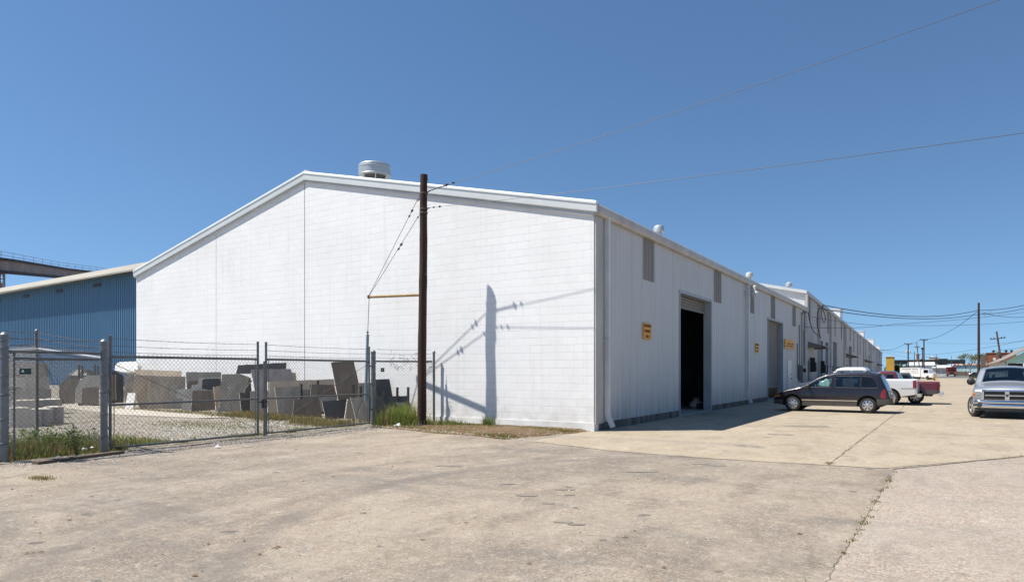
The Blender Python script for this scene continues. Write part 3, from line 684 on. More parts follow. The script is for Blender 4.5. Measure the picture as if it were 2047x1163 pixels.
drum((RX,20.94,RZ-.1), .66, 9.83, .47, v, .45)
def mushroom(px, py, label, r=.21, m='vent', xx=-9.6):
    p = on_x(px, py, xx); zr = slope_z(xx); v = thing('roof_ventilator', label, 'roof vent', (p.x,p.y,zr), group='small vents on the warehouse roof')
    b = MB(); b.lathe([(r*.6,-.1),(r*.6,p.z-zr)], (p.x,p.y,zr), 16); b.build('vent_neck', M[m], v)
    b = MB(); b.lathe([(r*1.0,0),(r*1.02,.02),(r*1.02,.20),(r*.9,.25),(r*.4,.29),(0,.30)], (p.x,p.y,p.z-.05), 20); b.build('vent_cap', M[m], v, smooth=True)
    return v
mushroom(1317,462,'small silver mushroom vent above the open roller door'); mushroom(1498,552,'small cream mushroom vent above the white wall lamp', .20, 'trim_tan')
# signs (their own things)
def text_mesh(name, txt, size, m, par, origin, right, up, ex=.004, sx=1.):
    cu = bpy.data.curves.new(name, 'FONT'); cu.body = txt; cu.size = size; cu.align_x = 'CENTER'; cu.align_y = 'CENTER'; cu.extrude = ex
    o = bpy.data.objects.new('tmp', cu); C.objects.link(o); dg = bpy.context.evaluated_depsgraph_get(); me = bpy.data.meshes.new_from_object(o.evaluated_get(dg))
    bpy.data.objects.remove(o); me.name = name; me.materials.clear(); me.materials.append(m)
    r, u = V(right).normalized(), V(up).normalized(); nn = r.cross(u); off = V(OFF.get(par.name,(0,0,0)))
    for q in me.vertices: q.co = V(origin)+r*q.co.x*sx+u*q.co.y+nn*q.co.z-off
    ob = bpy.data.objects.new(name, me); C.objects.link(ob); ob.parent = par; OFF[ob.name] = tuple(off); return ob
def marks(name, m, par, O, R_, U_, w, h, n):
    """rows of small unreadable strokes"""
    O, R_, U_ = V(O), V(R_), V(U_); N = R_.cross(U_); b = MB(); x = -w/2
    while x < w/2:
        a = U(.4,1)*w/n
        if RN.random() < .85:
            p = O+R_*x; k = U(.7,1)*h
            for t in range(2): q = p+R_*(a*.5*t); b.bar(q-U_*k/2, q+U_*k/2, a*.22, .004, N)
            b.bar(p+U_*U(-.4,.4)*h, p+R_*a*.6+U_*U(-.4,.4)*h, a*.2, .004, N)
        x += a
    return b.build(name, m, par)
def wall_sign(pa, pb, pt, pbm, label, lines=None, rows=None, grp=None):
    A, B = on_x(pa,pt,WX+.05), on_x(pb,pbm,WX+.05); y0, y1 = A.y, B.y; mid = (y0+y1)/2
    zt = on_x((pa+pb)/2,pt,WX+.05).z; zb = on_x((pa+pb)/2,pbm,WX+.05).z
    s = thing('wall_sign', label, 'sign', (WX,mid,zb), group=grp)
    b = MB(); b.box((WX+.036,y0,zb),(WX+.065,y1,zt)); b.build('board', M['sign_orange'], s)
    w, h = y1-y0, zt-zb
    if lines:
        for k, t in enumerate(lines): text_mesh('lettering', t, h/len(lines)*.72, M['sign_text'], s, (WX+.068,mid,zt-h*(k+.5)/len(lines)), (0,1,0), (0,0,1), sx=min(1.,w*.9/(len(t)*h/len(lines)*.46)))
    for (f, n, hh) in rows or []: marks('lettering', M['sign_text'], s, (WX+.068,mid,zb+h*f), (0,1,0), (0,0,1), w*.82, hh*h, n)
    return s
wall_sign(1286,1301,646,678,'upright orange sign with three dark lines left of the open roller door',['UNLOADING','PARKING','ONLY'])
wall_sign(1510.5,1516.5,686,705,'narrow orange sign between the white downspout and the closed shutter',['UNLOADING','PARKING','ONLY'])
wall_sign(1568.5,1587,679,697,'wide orange company board above the white door',None,[(.55,11,.2),(.28,9,.14)])
# barn lamp on an arm
p = on_x(1490,580,WX)
l = thing('wall_lamp', 'white barn lamp on a short arm under the warehouse eave', 'lamp', (WX,p.y,p.z))
b = MB(); q = V((WX,p.y,p.z-.0)); b.tube([q+V((.03,-.05,.0)),q+V((.42,.0,.0))], .025, 8); b.build('arm', M['trim'], l)
b = MB(); c = q+V((.45,.0,0)); K_ = .56; b.lathe([(r_*K_,z_*K_) for r_,z_ in [(.13,-.12),(.14,.30),(.06,.38),(0,.38)]], c, 16); b.lathe([(r_*K_,z_*K_) for r_,z_ in [(.30,-.36),(.32,-.30),(.16,-.13),(.1,-.11)]], c, 20); b.build('lamp_shade', M['trim'], l, smooth=True)
b = MB(); b.lathe([(r_*K_,z_*K_) for r_,z_ in [(.0,-.74),(.17,-.72),(.22,-.6),(.25,-.36),(.2,-.34)]], c, 18); b.build('globe', nmat('milky_globe',(.62,.62,.60),(.5,.5,.49),3,.3), l, smooth=True)
p = on_x(1481,556,WX); b = MB(); b.box((WX+.04,p.y-.08,p.z-.16),(WX+.12,p.y+.08,p.z+.14)); b.tube([(WX+.1,p.y-.05,p.z-.1),(WX+.1,p.y-.3,p.z-.2),(WX+.1,p.y-.4,p.z-.02),(WX+.1,p.y-.38,p.z+.1)], .014, 6); tag(b.build('junction_box', M['black'], loc=(WX,p.y,p.z-.45)), 'small black junction box under the eave beside the wall lamp', 'junction box')
y = on_x(1597,700,WX).y; mb_ = thing('electric_meter', 'grey electric meter cabinet with pipes by the far downspout', 'meter', (WX,y,.8))
b = MB(); b.box((WX+.05,y-.45,1.0),(WX+.32,y+.45,2.1)); b.box((WX+.05,y+.7,1.6),(WX+.25,y+1.0,2.0)); b.build('cabinet', M['galv'], mb_)
b = MB(); b.lathe([(.14,0),(.14,.14),(0,.16)], (WX+.32,y,1.75), 16, 'x'); b.build('meter_dial', M['glass_dark'], mb_)
b = MB(); b.box((WX+.06,y+.6,.6),(WX+.3,y+1.1,.95)); b.build('junction_box', M['timber'], mb_)
# pipe stub hook on the block gable edge
# ============================================================= LONG WAREHOUSE BEHIND
P0 = V((-8.14,YE,0)); P1 = V((-14.8,249.0,0)); D2 = (P1-P0).normalized(); N2 = V((D2.y,-D2.x,0)); L2 = (P1-P0).length; E2 = 7.53
if N2.x < 0: N2 = -N2
def s_of(px):
    d = ray(px); # intersect ray with line P0+s*D2
    det = d[0]*(-D2.y) - d[1]*(-D2.x); t = (P0.x*(-D2.y) - P0.y*(-D2.x))/det
    p = V((d[0]*t,d[1]*t,0)); return (p-P0).dot(D2), t
def z_at(px, py): return H+(HZ-py)*s_of(px)[1]/F
lw = thing('long_warehouse', 'long off white metal warehouse receding behind the block warehouse', 'warehouse', tuple(P0))
doors = []
for pa, pb, pt in ((1637.5,1645,681),(1650,1656,684.5),(1665,1672.5,683.5),(1697,1702.5,692),(1736.5,1738.5,709)):
    doors.append((s_of(pa)[0], s_of(pb)[0], .0, z_at((pa+pb)/2, pt)))
b = MB(); wall_open(b, P0, D2, N2, .02, L2, .02, E2-.2, doors); b.build('side_wall', M['siding_far'], lw)
for sa, sb, za, zb in doors:
    fr = MB()
    def at2(s, o, z): q = P0+D2*s+N2*o; return (q.x,q.y,z)
    fr.face(at2(sa,0,0),at2(sa,-.5,0),at2(sa,-.5,zb),at2(sa,0,zb)); fr.face(at2(sb,0,0),at2(sb,-.5,0),at2(sb,-.5,zb),at2(sb,0,zb)); fr.face(at2(sa,0,zb),at2(sb,0,zb),at2(sb,-.5,zb),at2(sa,-.5,zb))
    f = fr.build('door_frame', M['jamb'], lw)
    b = MB(); b.prism_sides(*b.prism([at2(sa,-.5,0),at2(sb,-.5,0),at2(sb,-.5,zb),at2(sa,-.5,zb)], -N2*.05)); b.build('door_leaf', M['door_dark'], f)
def pbox(b, s0, s1, o0, o1, z0, z1):
    q = [P0+D2*s0+N2*o0, P0+D2*s1+N2*o0, P0+D2*s1+N2*o1, P0+D2*s0+N2*o1]
    i, j, n = b.prism([(v.x,v.y,z0) for v in q], (0,0,z1-z0)); b.prism_sides(i,j,n)
g2 = 11.0
b = MB(); gp = [P0+N2*o for o in (0,-10.6,-21.5)]; zr2 = E2+10.6*.235
i, j, n = b.prism([(gp[0].x+.0,gp[0].y,5.6),(gp[0].x,gp[0].y,E2),(gp[1].x,gp[1].y,zr2),(gp[2].x,gp[2].y,E2),(gp[2].x,gp[2].y,5.6)], D2*.2); b.prism_sides(i,j,n); b.build('gable_wall', M['siding'], lw)
b = MB()
for oa, ob, za, zb in ((.15,-10.6,E2+.03,zr2+.03),(-21.7,-10.6,E2+.03,zr2+.03)):
    A, B = P0+N2*oa-D2*.2, P0+N2*ob-D2*.2; A2, B2 = A+D2*(L2+.2), B+D2*(L2+.2)
    for dz in (0,-.05): b.face((A.x,A.y,za+dz),(B.x,B.y,zb+dz),(B2.x,B2.y,zb+dz),(A2.x,A2.y,za+dz))
    b.face((A.x,A.y,za),(B.x,B.y,zb),(B.x,B.y,zb-.22),(A.x,A.y,za-.22))
b.build('roof', M['roof'], lw)
b = MB(); pbox(b, -.15, L2, .01, .2, E2-.28, E2); b.build('gutter', M['trim_tan'], lw)
b = MB(); q = P0+N2*-21.5+D2*L2; b.box((q.x,q.y,0),(q.x+21.4,q.y+.2,E2-.02)); b.build('end_wall', M['siding_far'], lw)
for pa, pb, pbm in ((1616.5,1619.5,640),(1637.6,1640,655.5),(1653.8,1656,665.5),(1668.3,1669.8,672),(1680.8,1682.2,678),(1689.5,1691.3,698),(1698.2,1699.8,681),(1705.7,1707.2,704),(1718.7,1719.8,709),(1729,1730,712),(1737,1738,700),(1745,1745.8,707),(1752.6,1753.5,712),(1757,1758,715)):
    sa, sb = s_of(pa)[0], s_of(pb)[0]; b = MB(); ribbed(b, P0+N2*.008, D2, N2, sa, max(sb,sa+.9), max(1.5,z_at(pa,pbm)), E2-.2, h=.04); b.build('skylight_panel', M['skylight'], lw)
for px in (1608.5,1634.5,1658,1685.5,1713,1725,1740):
    s = s_of(px)[0]; b = MB(); pbox(b, s-.09, s+.09, .05, .2, .3, E2-.25); b.build('downspout', M['trim_tan'], lw)
for pa, pb, py in ((1613,1626,691.5),(1690,1697,711.5),(1728,1735,722),(1753,1758,729)):
    sa, sb = s_of(pa)[0], s_of(pb)[0]; z = z_at(pa,py); b = MB()
    q = [P0+D2*sa+N2*.04, P0+D2*sb+N2*.04]; q2 = [v+N2*1.25 for v in q]
    i, j, n = b.prism([(q[0].x,q[0].y,z+.35),(q[1].x,q[1].y,z+.35),(q2[1].x,q2[1].y,z-.05),(q2[0].x,q2[0].y,z-.05)], (0,0,-.08)); b.prism_sides(i,j,n)
    for k in (0,1): b.face((q[k].x,q[k].y,z+.3),(q2[k].x,q2[k].y,z-.1),(q[k].x,q[k].y,z-.15))
    b.build('awning', M['shutter'], lw)
for px in (1614,1691.5,1729.5):
    sa = s_of(px)[0]; b = MB(); pbox(b, sa, sa+1.1, .05, .1, .2, 2.5); b.build('personnel_door', M['door_dark'], lw)
# loading platform rail and a dark bin in front of the long warehouse
sr0, sr1 = s_of(1617)[0], s_of(1651)[0]
rl = thing('handrail', 'dark pipe handrail on the loading step of the long warehouse', 'handrail', tuple(P0+D2*sr0+N2*1.3))
b = MB()
for z in (2.05,1.45): a = P0+D2*sr0+N2*1.3; c = P0+D2*sr1+N2*1.3; b.tube([(a.x,a.y,z),(c.x,c.y,z)], .035, 6)
b.build('rail', M['black'], rl)
for k in range(4): a = P0+D2*(sr0+(sr1-sr0)*k/3)+N2*1.3; b = MB(); b.tube([(a.x,a.y,0),(a.x,a.y,2.05)], .035, 6); b.build('post', M['black'], rl)
b = MB(); pbox(b, sr0-.5, sr1+.3, .06, 1.4, 0, .95); tag(b.build('loading_step', M['plinth'], loc=tuple(P0+D2*sr0+N2*.7)), 'dark concrete loading step below the handrail', 'step')
for px, z0, z1, w, lab in ((1618,1.62,2.36,.55,'black wall box hanging beside the first awning'),(1638.5,1.5,2.2,.6,'dark wall box with rounded top behind the handrail')):
    s = s_of(px)[0]; b = MB(); pbox(b, s-w/2, s+w/2, .06, .5, z0, z1); pbox(b, s-w/4, s+w/4, .06, .4, z1+.002, z1+.35); q = P0+D2*s; tag(b.build('wall_box', M['black'], loc=(q.x,q.y,z0)), lab, 'wall box')
for px, py, w, lab in ((1683,641,2.3,'white square roof box nearest on the long warehouse roof'),(1730,676,2.0,'white square roof box in the middle of the long warehouse roof'),(1749,688,2.0,'white square roof box second from the far end of the long warehouse'),(1761,699,1.8,'white square roof box at the far end of the long warehouse')):
    s, t = s_of(px); q = P0+D2*s-N2*1.2; zz_ = E2+.25; v = thing('roof_box', lab, 'roof vent', (q.x,q.y,zz_), group='white boxes on the long warehouse roof')
    ht = (z_at(px,py)-E2)+1.0; b = MB(); b.box((q.x-w/2,q.y-w/2,zz_-.3),(q.x+w/2,q.y+w/2,zz_+ht)); b.build('casing', M['trim'], v)
    b = MB(); b.box((q.x-w/2-.08,q.y-w/2-.08,zz_+ht+.002),(q.x+w/2+.08,q.y+w/2+.08,zz_+ht+.1)); b.build('lid', M['roof'], v)
p = on_y(1577,574,60); v = thing('roof_ventilator', 'small silver vent pipe on the white gable of the long warehouse', 'roof vent', tuple(p), group='small vents on the warehouse roof')
b = MB(); b.lathe([(.12,-1.4),(.12,.1)], p, 12); b.build('vent_neck', M['vent'], v); b = MB(); b.lathe([(.26,.05),(.26,.3),(.1,.42),(0,.42)], p, 16); b.build('vent_cap', M['vent'], v)
# hanging service loop (weatherhead) by the long warehouse corner
def curve(pts, n=6):
    P = [V(p) for p in pts]; P = [P[0]]+P+[P[-1]]; out = []
    for i in range(1,len(P)-2):
        for k in range(n):
            t = k/n; a,b_,c,d = P[i-1],P[i],P[i+1],P[i+2]; out.append(.5*((2*b_)+(c-a)*t+(2*a-5*b_+4*c-d)*t*t+(3*b_-a-3*c+d)*t**3))
    return out+[P[-2]]
b = MB(); q = P0+D2*s_of(1636)[0]+N2*.2; q2 = P0+D2*s_of(1622)[0]+N2*.5
b.tube(curve([(q.x,q.y,6.95),(q2.x+.2,q2.y+1.8,7.0),(q2.x+.1,q2.y-.9,6.3),(q2.x,q2.y-.5,5.2),(q2.x,q2.y+1.2,4.3)]), .035, 6); b.tube(curve([(q.x+.1,q.y,7.0),(q.x+.15,q.y+1.6,6.3),(q.x+.1,q.y+.9,5.8),(q.x+.05,q.y+.1,6.3),(q.x+.05,q.y,6.9)]), .03, 6)
b.tube(curve([(WX+.5,on_x(1600,700,WX).y,5.85),(WX+.6,on_x(1606,600,WX).y,4.7),(q2.x,q2.y+1.2,4.35)]), .03, 6)
tag(b.build('service_cable', M['cable'], loc=(q2.x,q2.y,4.3)), 'loose loop of black service cable at the corner of the long warehouse', 'cable')
# ============================================================= BLUE SHED
A0, A1 = V((-92.0,30.4,0)), V((-38.0,27.95,0)); DB = (A1-A0).normalized(); NB = V((DB.y,-DB.x,0)); NB = NB if NB.y < 0 else -NB; LB = (A1-A0).length
bs = thing('blue_shed', 'blue ribbed metal shed with tan overhanging roof behind the yard', 'shed', tuple(A0))
EB = 9.25
b = MB(); ribbed(b, A0, DB, NB, 0, LB, 0, EB, pitch=.34, rib=.12, h=.07); b.build('wall', M['blue'], bs)
b = MB()
OV = 1.05; A = A0+NB*OV; B = A1+NB*OV; A2 = A0-NB*3; B2 = A1-NB*3; zr = EB-.08+.40*(3+OV)
n = int(LB/.34)
for k in range(n):
    p, q = A+DB*(LB*k/n), A+DB*(LB*(k+1)/n); p2, q2 = A2+DB*(LB*k/n), A2+DB*(LB*(k+1)/n); m_, m2 = (p+q)/2, (p2+q2)/2
    for (u0,u1,h0,h1) in ((p,m_,0,.05),(m_,q,.05,0)):
        w0 = u0+(p2-p); w1 = u1+(p2-p); b.face((u0.x,u0.y,EB-.08+h0),(u1.x,u1.y,EB-.08+h1),(w1.x,w1.y,zr+h1),(w0.x,w0.y,zr+h0))
b.face((A.x,A.y,EB-.16),(B.x,B.y,EB-.16),(B2.x,B2.y,zr-.1),(A2.x,A2.y,zr-.1)); b.face((A.x,A.y,EB-.16),(B.x,B.y,EB-.16),(B.x,B.y,EB-.07),(A.x,A.y,EB-.07))
C2_, D2_ = A0-NB*30, A1-NB*30; b.face((A2.x,A2.y,zr),(B2.x,B2.y,zr),(D2_.x,D2_.y,EB-2),(C2_.x,C2_.y,EB-2))
b.build('roof', M['roof_tan'], bs)
for px in (-4,52,118,194):
    d = ray(px); det = d[0]*(-DB.y)+d[1]*DB.x; t = (A0.x*(-DB.y)+A0.y*DB.x)/det; q = V((d[0]*t,d[1]*t,0)); s = (q-A0).dot(DB)
    b = MB(); p, r_ = A0+DB*(s-.45)+NB*.08, A0+DB*(s+.85)+NB*.08; i, j, n = b.prism([(p.x,p.y,8.56),(r_.x,r_.y,8.56),(r_.x,r_.y,8.82),(p.x,p.y,8.82)], NB*.03); b.prism_sides(i,j,n); b.build('wall_vent', M['black'], bs)
b = MB(); i, j, n = b.prism([tuple(A0+NB*.09),tuple(A1+NB*.09),tuple(A1+NB*.09+V((0,0,.45))),tuple(A0+NB*.09+V((0,0,.45)))], -NB*.02); b.prism_sides(i,j,n); b.build('foundation', M['yardslab'], bs)
# elevated bridge approach far behind
br = thing('elevated_bridge', 'dark steel girder bridge with thin handrail beyond the blue shed', 'bridge', tuple(atd(0,741,145)))
def bq(px, t, py): return atd(px, py, t)
pts = [(-160,120,500.,531.),(4,141,516.5,545.),(20,145,518.5,546.),(130,187,536.5,556.),(215,225,546.,562.),(330,290,560,573)]
top = [bq(p,t,a) for p,t,a,_ in pts]; bot = [bq(p,t,c) for p,t,_,c in pts]
b = MB()
for k in range(5):
    d = (top[k+1]-top[k]); n = V((-d.y,d.x,0)).normalized(); 
    for z0, z1, w in ((0,.55,1.2),(None,.6,1.0)):
        q = [top[k],top[k+1]] if z0 == 0 else [bot[k]+V((0,0,.3)),bot[k+1]+V((0,0,.3))]
        b.bar(q[0]-V((0,0,.2)), q[1]-V((0,0,.2)), 1.9 if z0 == 0 else 1.7, z1)
b.build('flange', M['bridge'], br)
b = MB()
for k in range(5):
    i, j, n = b.prism([top[k],top[k+1],bot[k+1],bot[k]], V((0,.8,0))); b.prism_sides(i,j,n)
b.build('girder', M['bridge_panel'], br)
b = MB()
for k in range(1,5):
    m = 8 if k > 1 else 2
    for q in range(m):
        f = q/m; a = top[k].lerp(top[k+1],f)+V((.1,-.12,0)); c = bot[k].lerp(bot[k+1],f)+V((.1,-.12,0)); b.bar(a,c,.22,.3,(0,1,0))
b.build('stiffener', M['bridge'], br)
b = MB()
for h in (.75,1.5):
    for k in range(5): b.tube([top[k]+V((0,-1.6,h)),top[k+1]+V((0,-1.6,h))], .05, 5)
for k in range(5):
    for q in range(6): a = top[k].lerp(top[k+1],q/6)+V((0,-1.6,0)); b.tube([a,a+V((0,0,1.5))], .045, 5)
b.build('handrail', M['bridge_panel'], br)
b = MB(); q = [atd(-1,545,142),atd(8,545,142),atd(8,545,146),atd(-1,545,146)]
for v in q: b.bar((v.x,v.y,0),(v.x,v.y,v.z),.35,.35)
for z in range(0,22,3):
    b.bar((q[0].x,q[0].y,z),(q[1].x,q[1].y,z+3),.16,.16); b.bar((q[1].x,q[1].y,z),(q[0].x,q[0].y,z+3),.16,.16); b.bar((q[0].x,q[0].y,z),(q[1].x,q[1].y,z),.16,.16)
b.build('tower', M['bridge_panel'], br)
# ============================================================= FENCE AND GATE
FX = -14.75
def chain(b, P, L, z0, z1, pitch=.10, r=.0028, spike=.07, slope=None):
    """two families of straight diagonal wires clipped to the panel; P(s,z)->point"""
    Hh = z1-z0; k = -Hh
    def tri(p, q):
        d = (q-p).normalized(); a = d.cross(V((.31,.77,.2))).normalized()*r; c = d.cross(a)
        i = b.p(p+a, p-a*.5+c*.87, p-a*.5-c*.87, q+a, q-a*.5+c*.87, q-a*.5-c*.87)
        for t in range(3): b.idx(i+t, i+(t+1)%3, i+3+(t+1)%3, i+3+t)
    while k < L:
        for sg in (1,-1):
            s0 = k if sg > 0 else k+Hh; ta = 0.; tb = Hh+spike
            if sg > 0: ta = max(ta,-s0); tb = min(tb, L-s0)
            else: ta = max(ta, s0-L); tb = min(tb, s0)
            if tb-ta > .02: tri(P(s0+sg*ta, z0+ta), P(s0+sg*tb, z0+tb))
        k += pitch
def barbed(b, p, q, sag=.02):
    n = 8; pts = [p.lerp(q,i/n)-V((0,0,sag*4*(i/n)*(1-i/n))) for i in range(n+1)]; b.tube(pts, .0045, 4, False)
    L = (q-p).length; m = max(1,int(L/.16))
    for i in range(1,m):
        c = p.lerp(q,i/m)-V((0,0,sag*4*(i/m)*(1-i/m))); u = V((U(-1,1),U(-1,1),U(-1,1))).normalized()*.024; b.tube([c-u,c+u], .0032, 3, False)
def post(px, py, x, y, h, r, label, m='galv', name='gate_post', grp=None, rings=True):
    t = thing(name, label, 'fence post', (x,y,0), group=grp)
    b = MB(); b.tube([(x,y,-.1),(x,y,h-.02)], r, 18); b.build('shaft', M[m], t, smooth=True)
    b = MB(); b.lathe([(r+.008,-.06),(r+.008,-.0),(r*.8,.025),(r*.3,.05),(0,.055)], (x,y,h-.02), 18); b.build('cap', M['galv'], t, smooth=True)
    if rings:
        for z in (.35,.8,1.25,1.6,1.95,2.12,2.25):
            if z < h: b = MB(); b.lathe([(r+.001,-.018),(r+.007,-.015),(r+.007,.015),(r+.001,.018)], (x,y,z), 18); b.build('band', M['galv_dark'], t)
    return t
post(0,0,-14.6,5.60,2.39,.068,'thick steel post at the left edge of the fence')
post(0,0,-14.6,7.37,2.33,.068,'thick steel post between the left fence panel and the gate')
post(0,0,-15.02,15.72,2.33,.075,'thick steel post at the right end of the gate near the brown pole')
post(0,0,-18.1,7.60,2.66,.042,'thin green grey post standing back inside the yard',rings=False,m='galv_dark')
def leaf_gate(sA, sB, x0, x1, zt, label, posts, hinge_left):
    """gate leaf between y=sA and y=sB"""
    t = thing('gate_leaf', label, 'gate', (x0,sA,0), group='chain link gate leaves'); L = sB-sA
    def P(s, z): f = s/L; return V((x0+(x1-x0)*f, sA+s, z))
    b = MB(); r = .030
    for s in (r, L-r): b.tube([P(s,.02 if s == r and not hinge_left else .05),P(s,zt+.44)], r, 10)
    for z in (.075, zt, .98): b.tube([P(r,z),P(L-r,z)], r*.85 if z != zt else r, 10)
    b.tube([P(.11,.08),P(.11,zt)], .010, 6); b.tube([P(L-.11,.08),P(L-.11,zt)], .010, 6)
    b.build('frame', M['galv_dark'], t, smooth=True, angle=50)
    b = MB()
    for s in (r, L-r): b.lathe([(.034,-.02),(.034,.01),(0,.02)], P(s,zt+.44), 10)
    b.build('cap', M['galv'], t)
    b = MB(); chain(b, lambda s,z: P(s,z)+V((.02,0,0)), L, .08, zt); tag(b.build('chain_link', M['wire'], t), None)
    for z in (zt+.10, zt+.23, zt+.38):
        b = MB(); barbed(b, P(.02,z), P(L-.02,z), .02); b.build('barbed_wire', M['barb'], t)
    b = MB(); (b.tube([P(.1,zt-.15),P(L-.15,.25)], .007, 5) if hinge_left else b.tube([P(.15,.2),P(L-.12,zt-.1)], .007, 5)); b.build('brace_rod', M['galv'], t)
    b = MB()
    for z in (.5,1.3,1.85):
        s = -.05 if hinge_left else L+.05; c = P(s,z); b.box((c.x-.03,c.y-.07,c.z-.025),(c.x+.03,c.y+.07,c.z+.025))
    b.build('hinge', M['galv_dark'], t); return t
leaf_gate(7.54,11.30,FX,FX-.05,2.0,'left chain link gate leaf beside the green grass',None,True)
leaf_gate(11.50,15.52,FX-.06,-14.98,2.0,'right chain link gate leaf in front of the tall brown slab',None,False)
dr = thing('gate_bolt', 'dark steel drop bolt standing between the two gate leaves', 'gate bolt', (FX+.03,11.40,0))
b = MB(); b.tube([(FX+.03,11.40,-.02),(FX+.03,11.40,1.95)], .022, 8); b.build('rod', M['galv_dark'], dr)
b = MB(); b.box((FX-.01,11.30,.88),(FX+.04,11.50,.92)); b.box((FX-.02,11.36,.74),(FX+.05,11.44,.97)); b.build('latch', M['black'], dr)
def fence(pA, pB, zt, label, name='chain_link_fence', top=True, barb=3, bottom=.06, frame=False, m='galv_dark', zB=None, spike=.07, wr=.0028):
    pA, pB = V(pA), V(pB); L = (pB-pA).length; d = (pB-pA)/L; zB = zt if zB is None else zB
    t = thing(name, label, 'fence', tuple(pA)); k = lambda s: zt+(zB-zt)*s/L
    def P(s, z): q = pA+d*s; return V((q.x,q.y,z*k(s)/zt))
    b = MB()
    if top: b.tube([P(0,zt),P(L,zt)], .028, 10)
    if frame: b.tube([P(.10,.05),P(.10,zt)], .018, 8); b.tube([P(.10,zt-.13),P(L-.05,zt-.13)], .028, 8)
    b.build('rail', M[m], t, smooth=True, angle=50)
    b = MB(); chain(b, P, L, bottom, zt-(.13 if frame else 0), spike=spike, r=wr); b.build('chain_link', M['wire'], t)
    for q in range(barb):
        b = MB(); z = zt+.12+.13*q; barbed(b, P(.03,z), P(L-.03,z), .025); b.build('barbed_wire', M['barb'], t)
    return t
fence((-14.6,5.66,0),(-14.6,7.31,0),2.06,'narrow chain link fence panel at the far left with grass behind',frame=True,barb=2,m='galv_dark')
fence((-14.65,5.60,0),(-18.05,7.57,0),2.06,'chain link fence running back from the left edge post',m='galv_bright',zB=2.22,wr=.0027)
fence((-18.05,7.62,0),(-14.67,7.40,0),2.22,'chain link fence running from the thin post to the gate',m='galv_bright',zB=1.96,wr=.0027)
fence((-14.97,15.78,0),(-13.70,17.02,0),2.0,'last chain link panel between the gate and the block wall')
post(0,0,-13.72,17.13,2.33,.04,'slim steel end post against the white block wall',rings=False,m='galv')
post(0,0,-13.95,16.72,2.12,.016,'very thin stay post hidden beside the brown pole',rings=False,m='galv_dark')
# vine on the last panel: dry runners
b = MB()
for _ in range(46):
    f = U(.25,.95); p = V((-14.97,15.78,0)).lerp(V((-13.7,17.02,0)),f); p.z = U(1.75,2.25); pts = [p]
    for k in range(5): p = p+V((U(-.07,.07),U(-.07,.07),U(-.09,.07))); pts.append(p)
    b.tube(pts, .004, 3, False)
tag(b.build('dry_vine', M['twig'], loc=(-14.2,16.6,1.8)), 'dry bare vine tangled in the barbed wire beside the brown pole', 'vine')
# fence signs
def fsign(px, py, w, h, x, label, marksn=0):
    c = on_x(px,py,x); t = thing('fence_sign', label, 'sign', (c.x,c.y,c.z-h/2))
    b = MB(); b.box((c.x-.004,c.y-w/2,c.z-h/2),(c.x+.004,c.y+w/2,c.z+h/2)); b.build('border', M['sign_white'], t)
    b = MB(); b.box((c.x+.0045,c.y-w/2+.008,c.z-h/2+.008),(c.x+.009,c.y+w/2-.008,c.z+h/2-.008)); b.build('board', M['sign_green'], t)
    if marksn:
        b = MB(); b.face((c.x+.012,c.y-w*.36,c.z-h*.12),(c.x+.012,c.y-w*.10,c.z-h*.12),(c.x+.012,c.y-w*.14,c.z+h*.12),(c.x+.012,c.y-w*.22,c.z+h*.32),(c.x+.012,c.y-w*.30,c.z+h*.02)); b.build('emblem', M['sign_white'], t)
        marks('lettering', M['galv'], t, (c.x+.011,c.y+w*.18,c.z+h*.05), (0,1,0), (0,0,1), w*.38, h*.12, 8); marks('lettering', M['galv'], t, (c.x+.011,c.y-.0,c.z-h*.27), (0,1,0), (0,0,1), w*.75, h*.08, 16)
    else:
        marks('lettering', M['sign_white'], t, (c.x+.011,c.y-w*.1,c.z), (0,1,0), (0,0,1), w*.4, h*.3, 3)
fsign(50.5,742,.215,.13,-14.57,'green security sign with white emblem on the left fence panel',1)
fsign(764.5,739,.17,.13,-14.62,'small square dark green sign on the last fence panel',0)
# old timber on the ground and litter
a, c = ground(70,928), ground(243,906); tag_b = MB(); tag_b.bar((a.x,a.y,.026),(c.x,c.y,.03),.17,.055); tag_b = tag(tag_b.build('timber_beam', M['timber'], loc=(a.x,a.y,0)), 'old brown timber beam lying along the foot of the left fence', 'beam')
def crumple(px, py, s, label, z=0.05, m='litter'):
    c = ground(px,py,z); b = MB(); n = 7; ids = {}
    for i in range(n):
        for j in range(n): ids[i,j] = b.p((c.x+(i-3)*s/6+U(-.1,.1)*s, c.y+(j-3)*s/6+U(-.1,.1)*s, z+U(0,.55)*s*math.exp(-((i-3)**2+(j-3)**2)/7)))
    for i in range(n-1):
        for j in range(n-1): b.idx(ids[i,j],ids[i+1,j],ids[i+1,j+1],ids[i,j+1])
    return tag(b.build('litter', M[m], loc=(c.x,c.y,z)), label, 'litter')
crumple(124,886,.15,'crumpled white plastic bag in the grass of the left fence panel',.14)
crumple(168,897,.08,'small white paper scrap beside the second thick post',.13); crumple(184,894,.06,'tiny white scrap in the grass nearest the second thick post',.13)
crumple(436,893,.10,'white plastic scrap under the bottom rail of the left gate leaf',.03)
crumple(115,913,.09,'greenish crushed bottle at the foot of the left fence panel',.05,'guard')
crumple(795,851,.22,'flat white sheet lying on the dirt beside the last gate post',.05); 
c = ground(780,842,.1); b = MB(); b.box((c.x-.2,c.y-.12,.05),(c.x+.2,c.y+.12,.17)); b.box((c.x-.14,c.y-.125,.075),(c.x+.14,c.y-.119,.15)); tag(b.build('concrete_block', M['grn_grey'], loc=(c.x,c.y,.05)), 'grey concrete block lying near the foot of the brown pole', 'block')
crumple(838,851,.25,'black plastic rag at the foot of the brown pole',.05,'black')
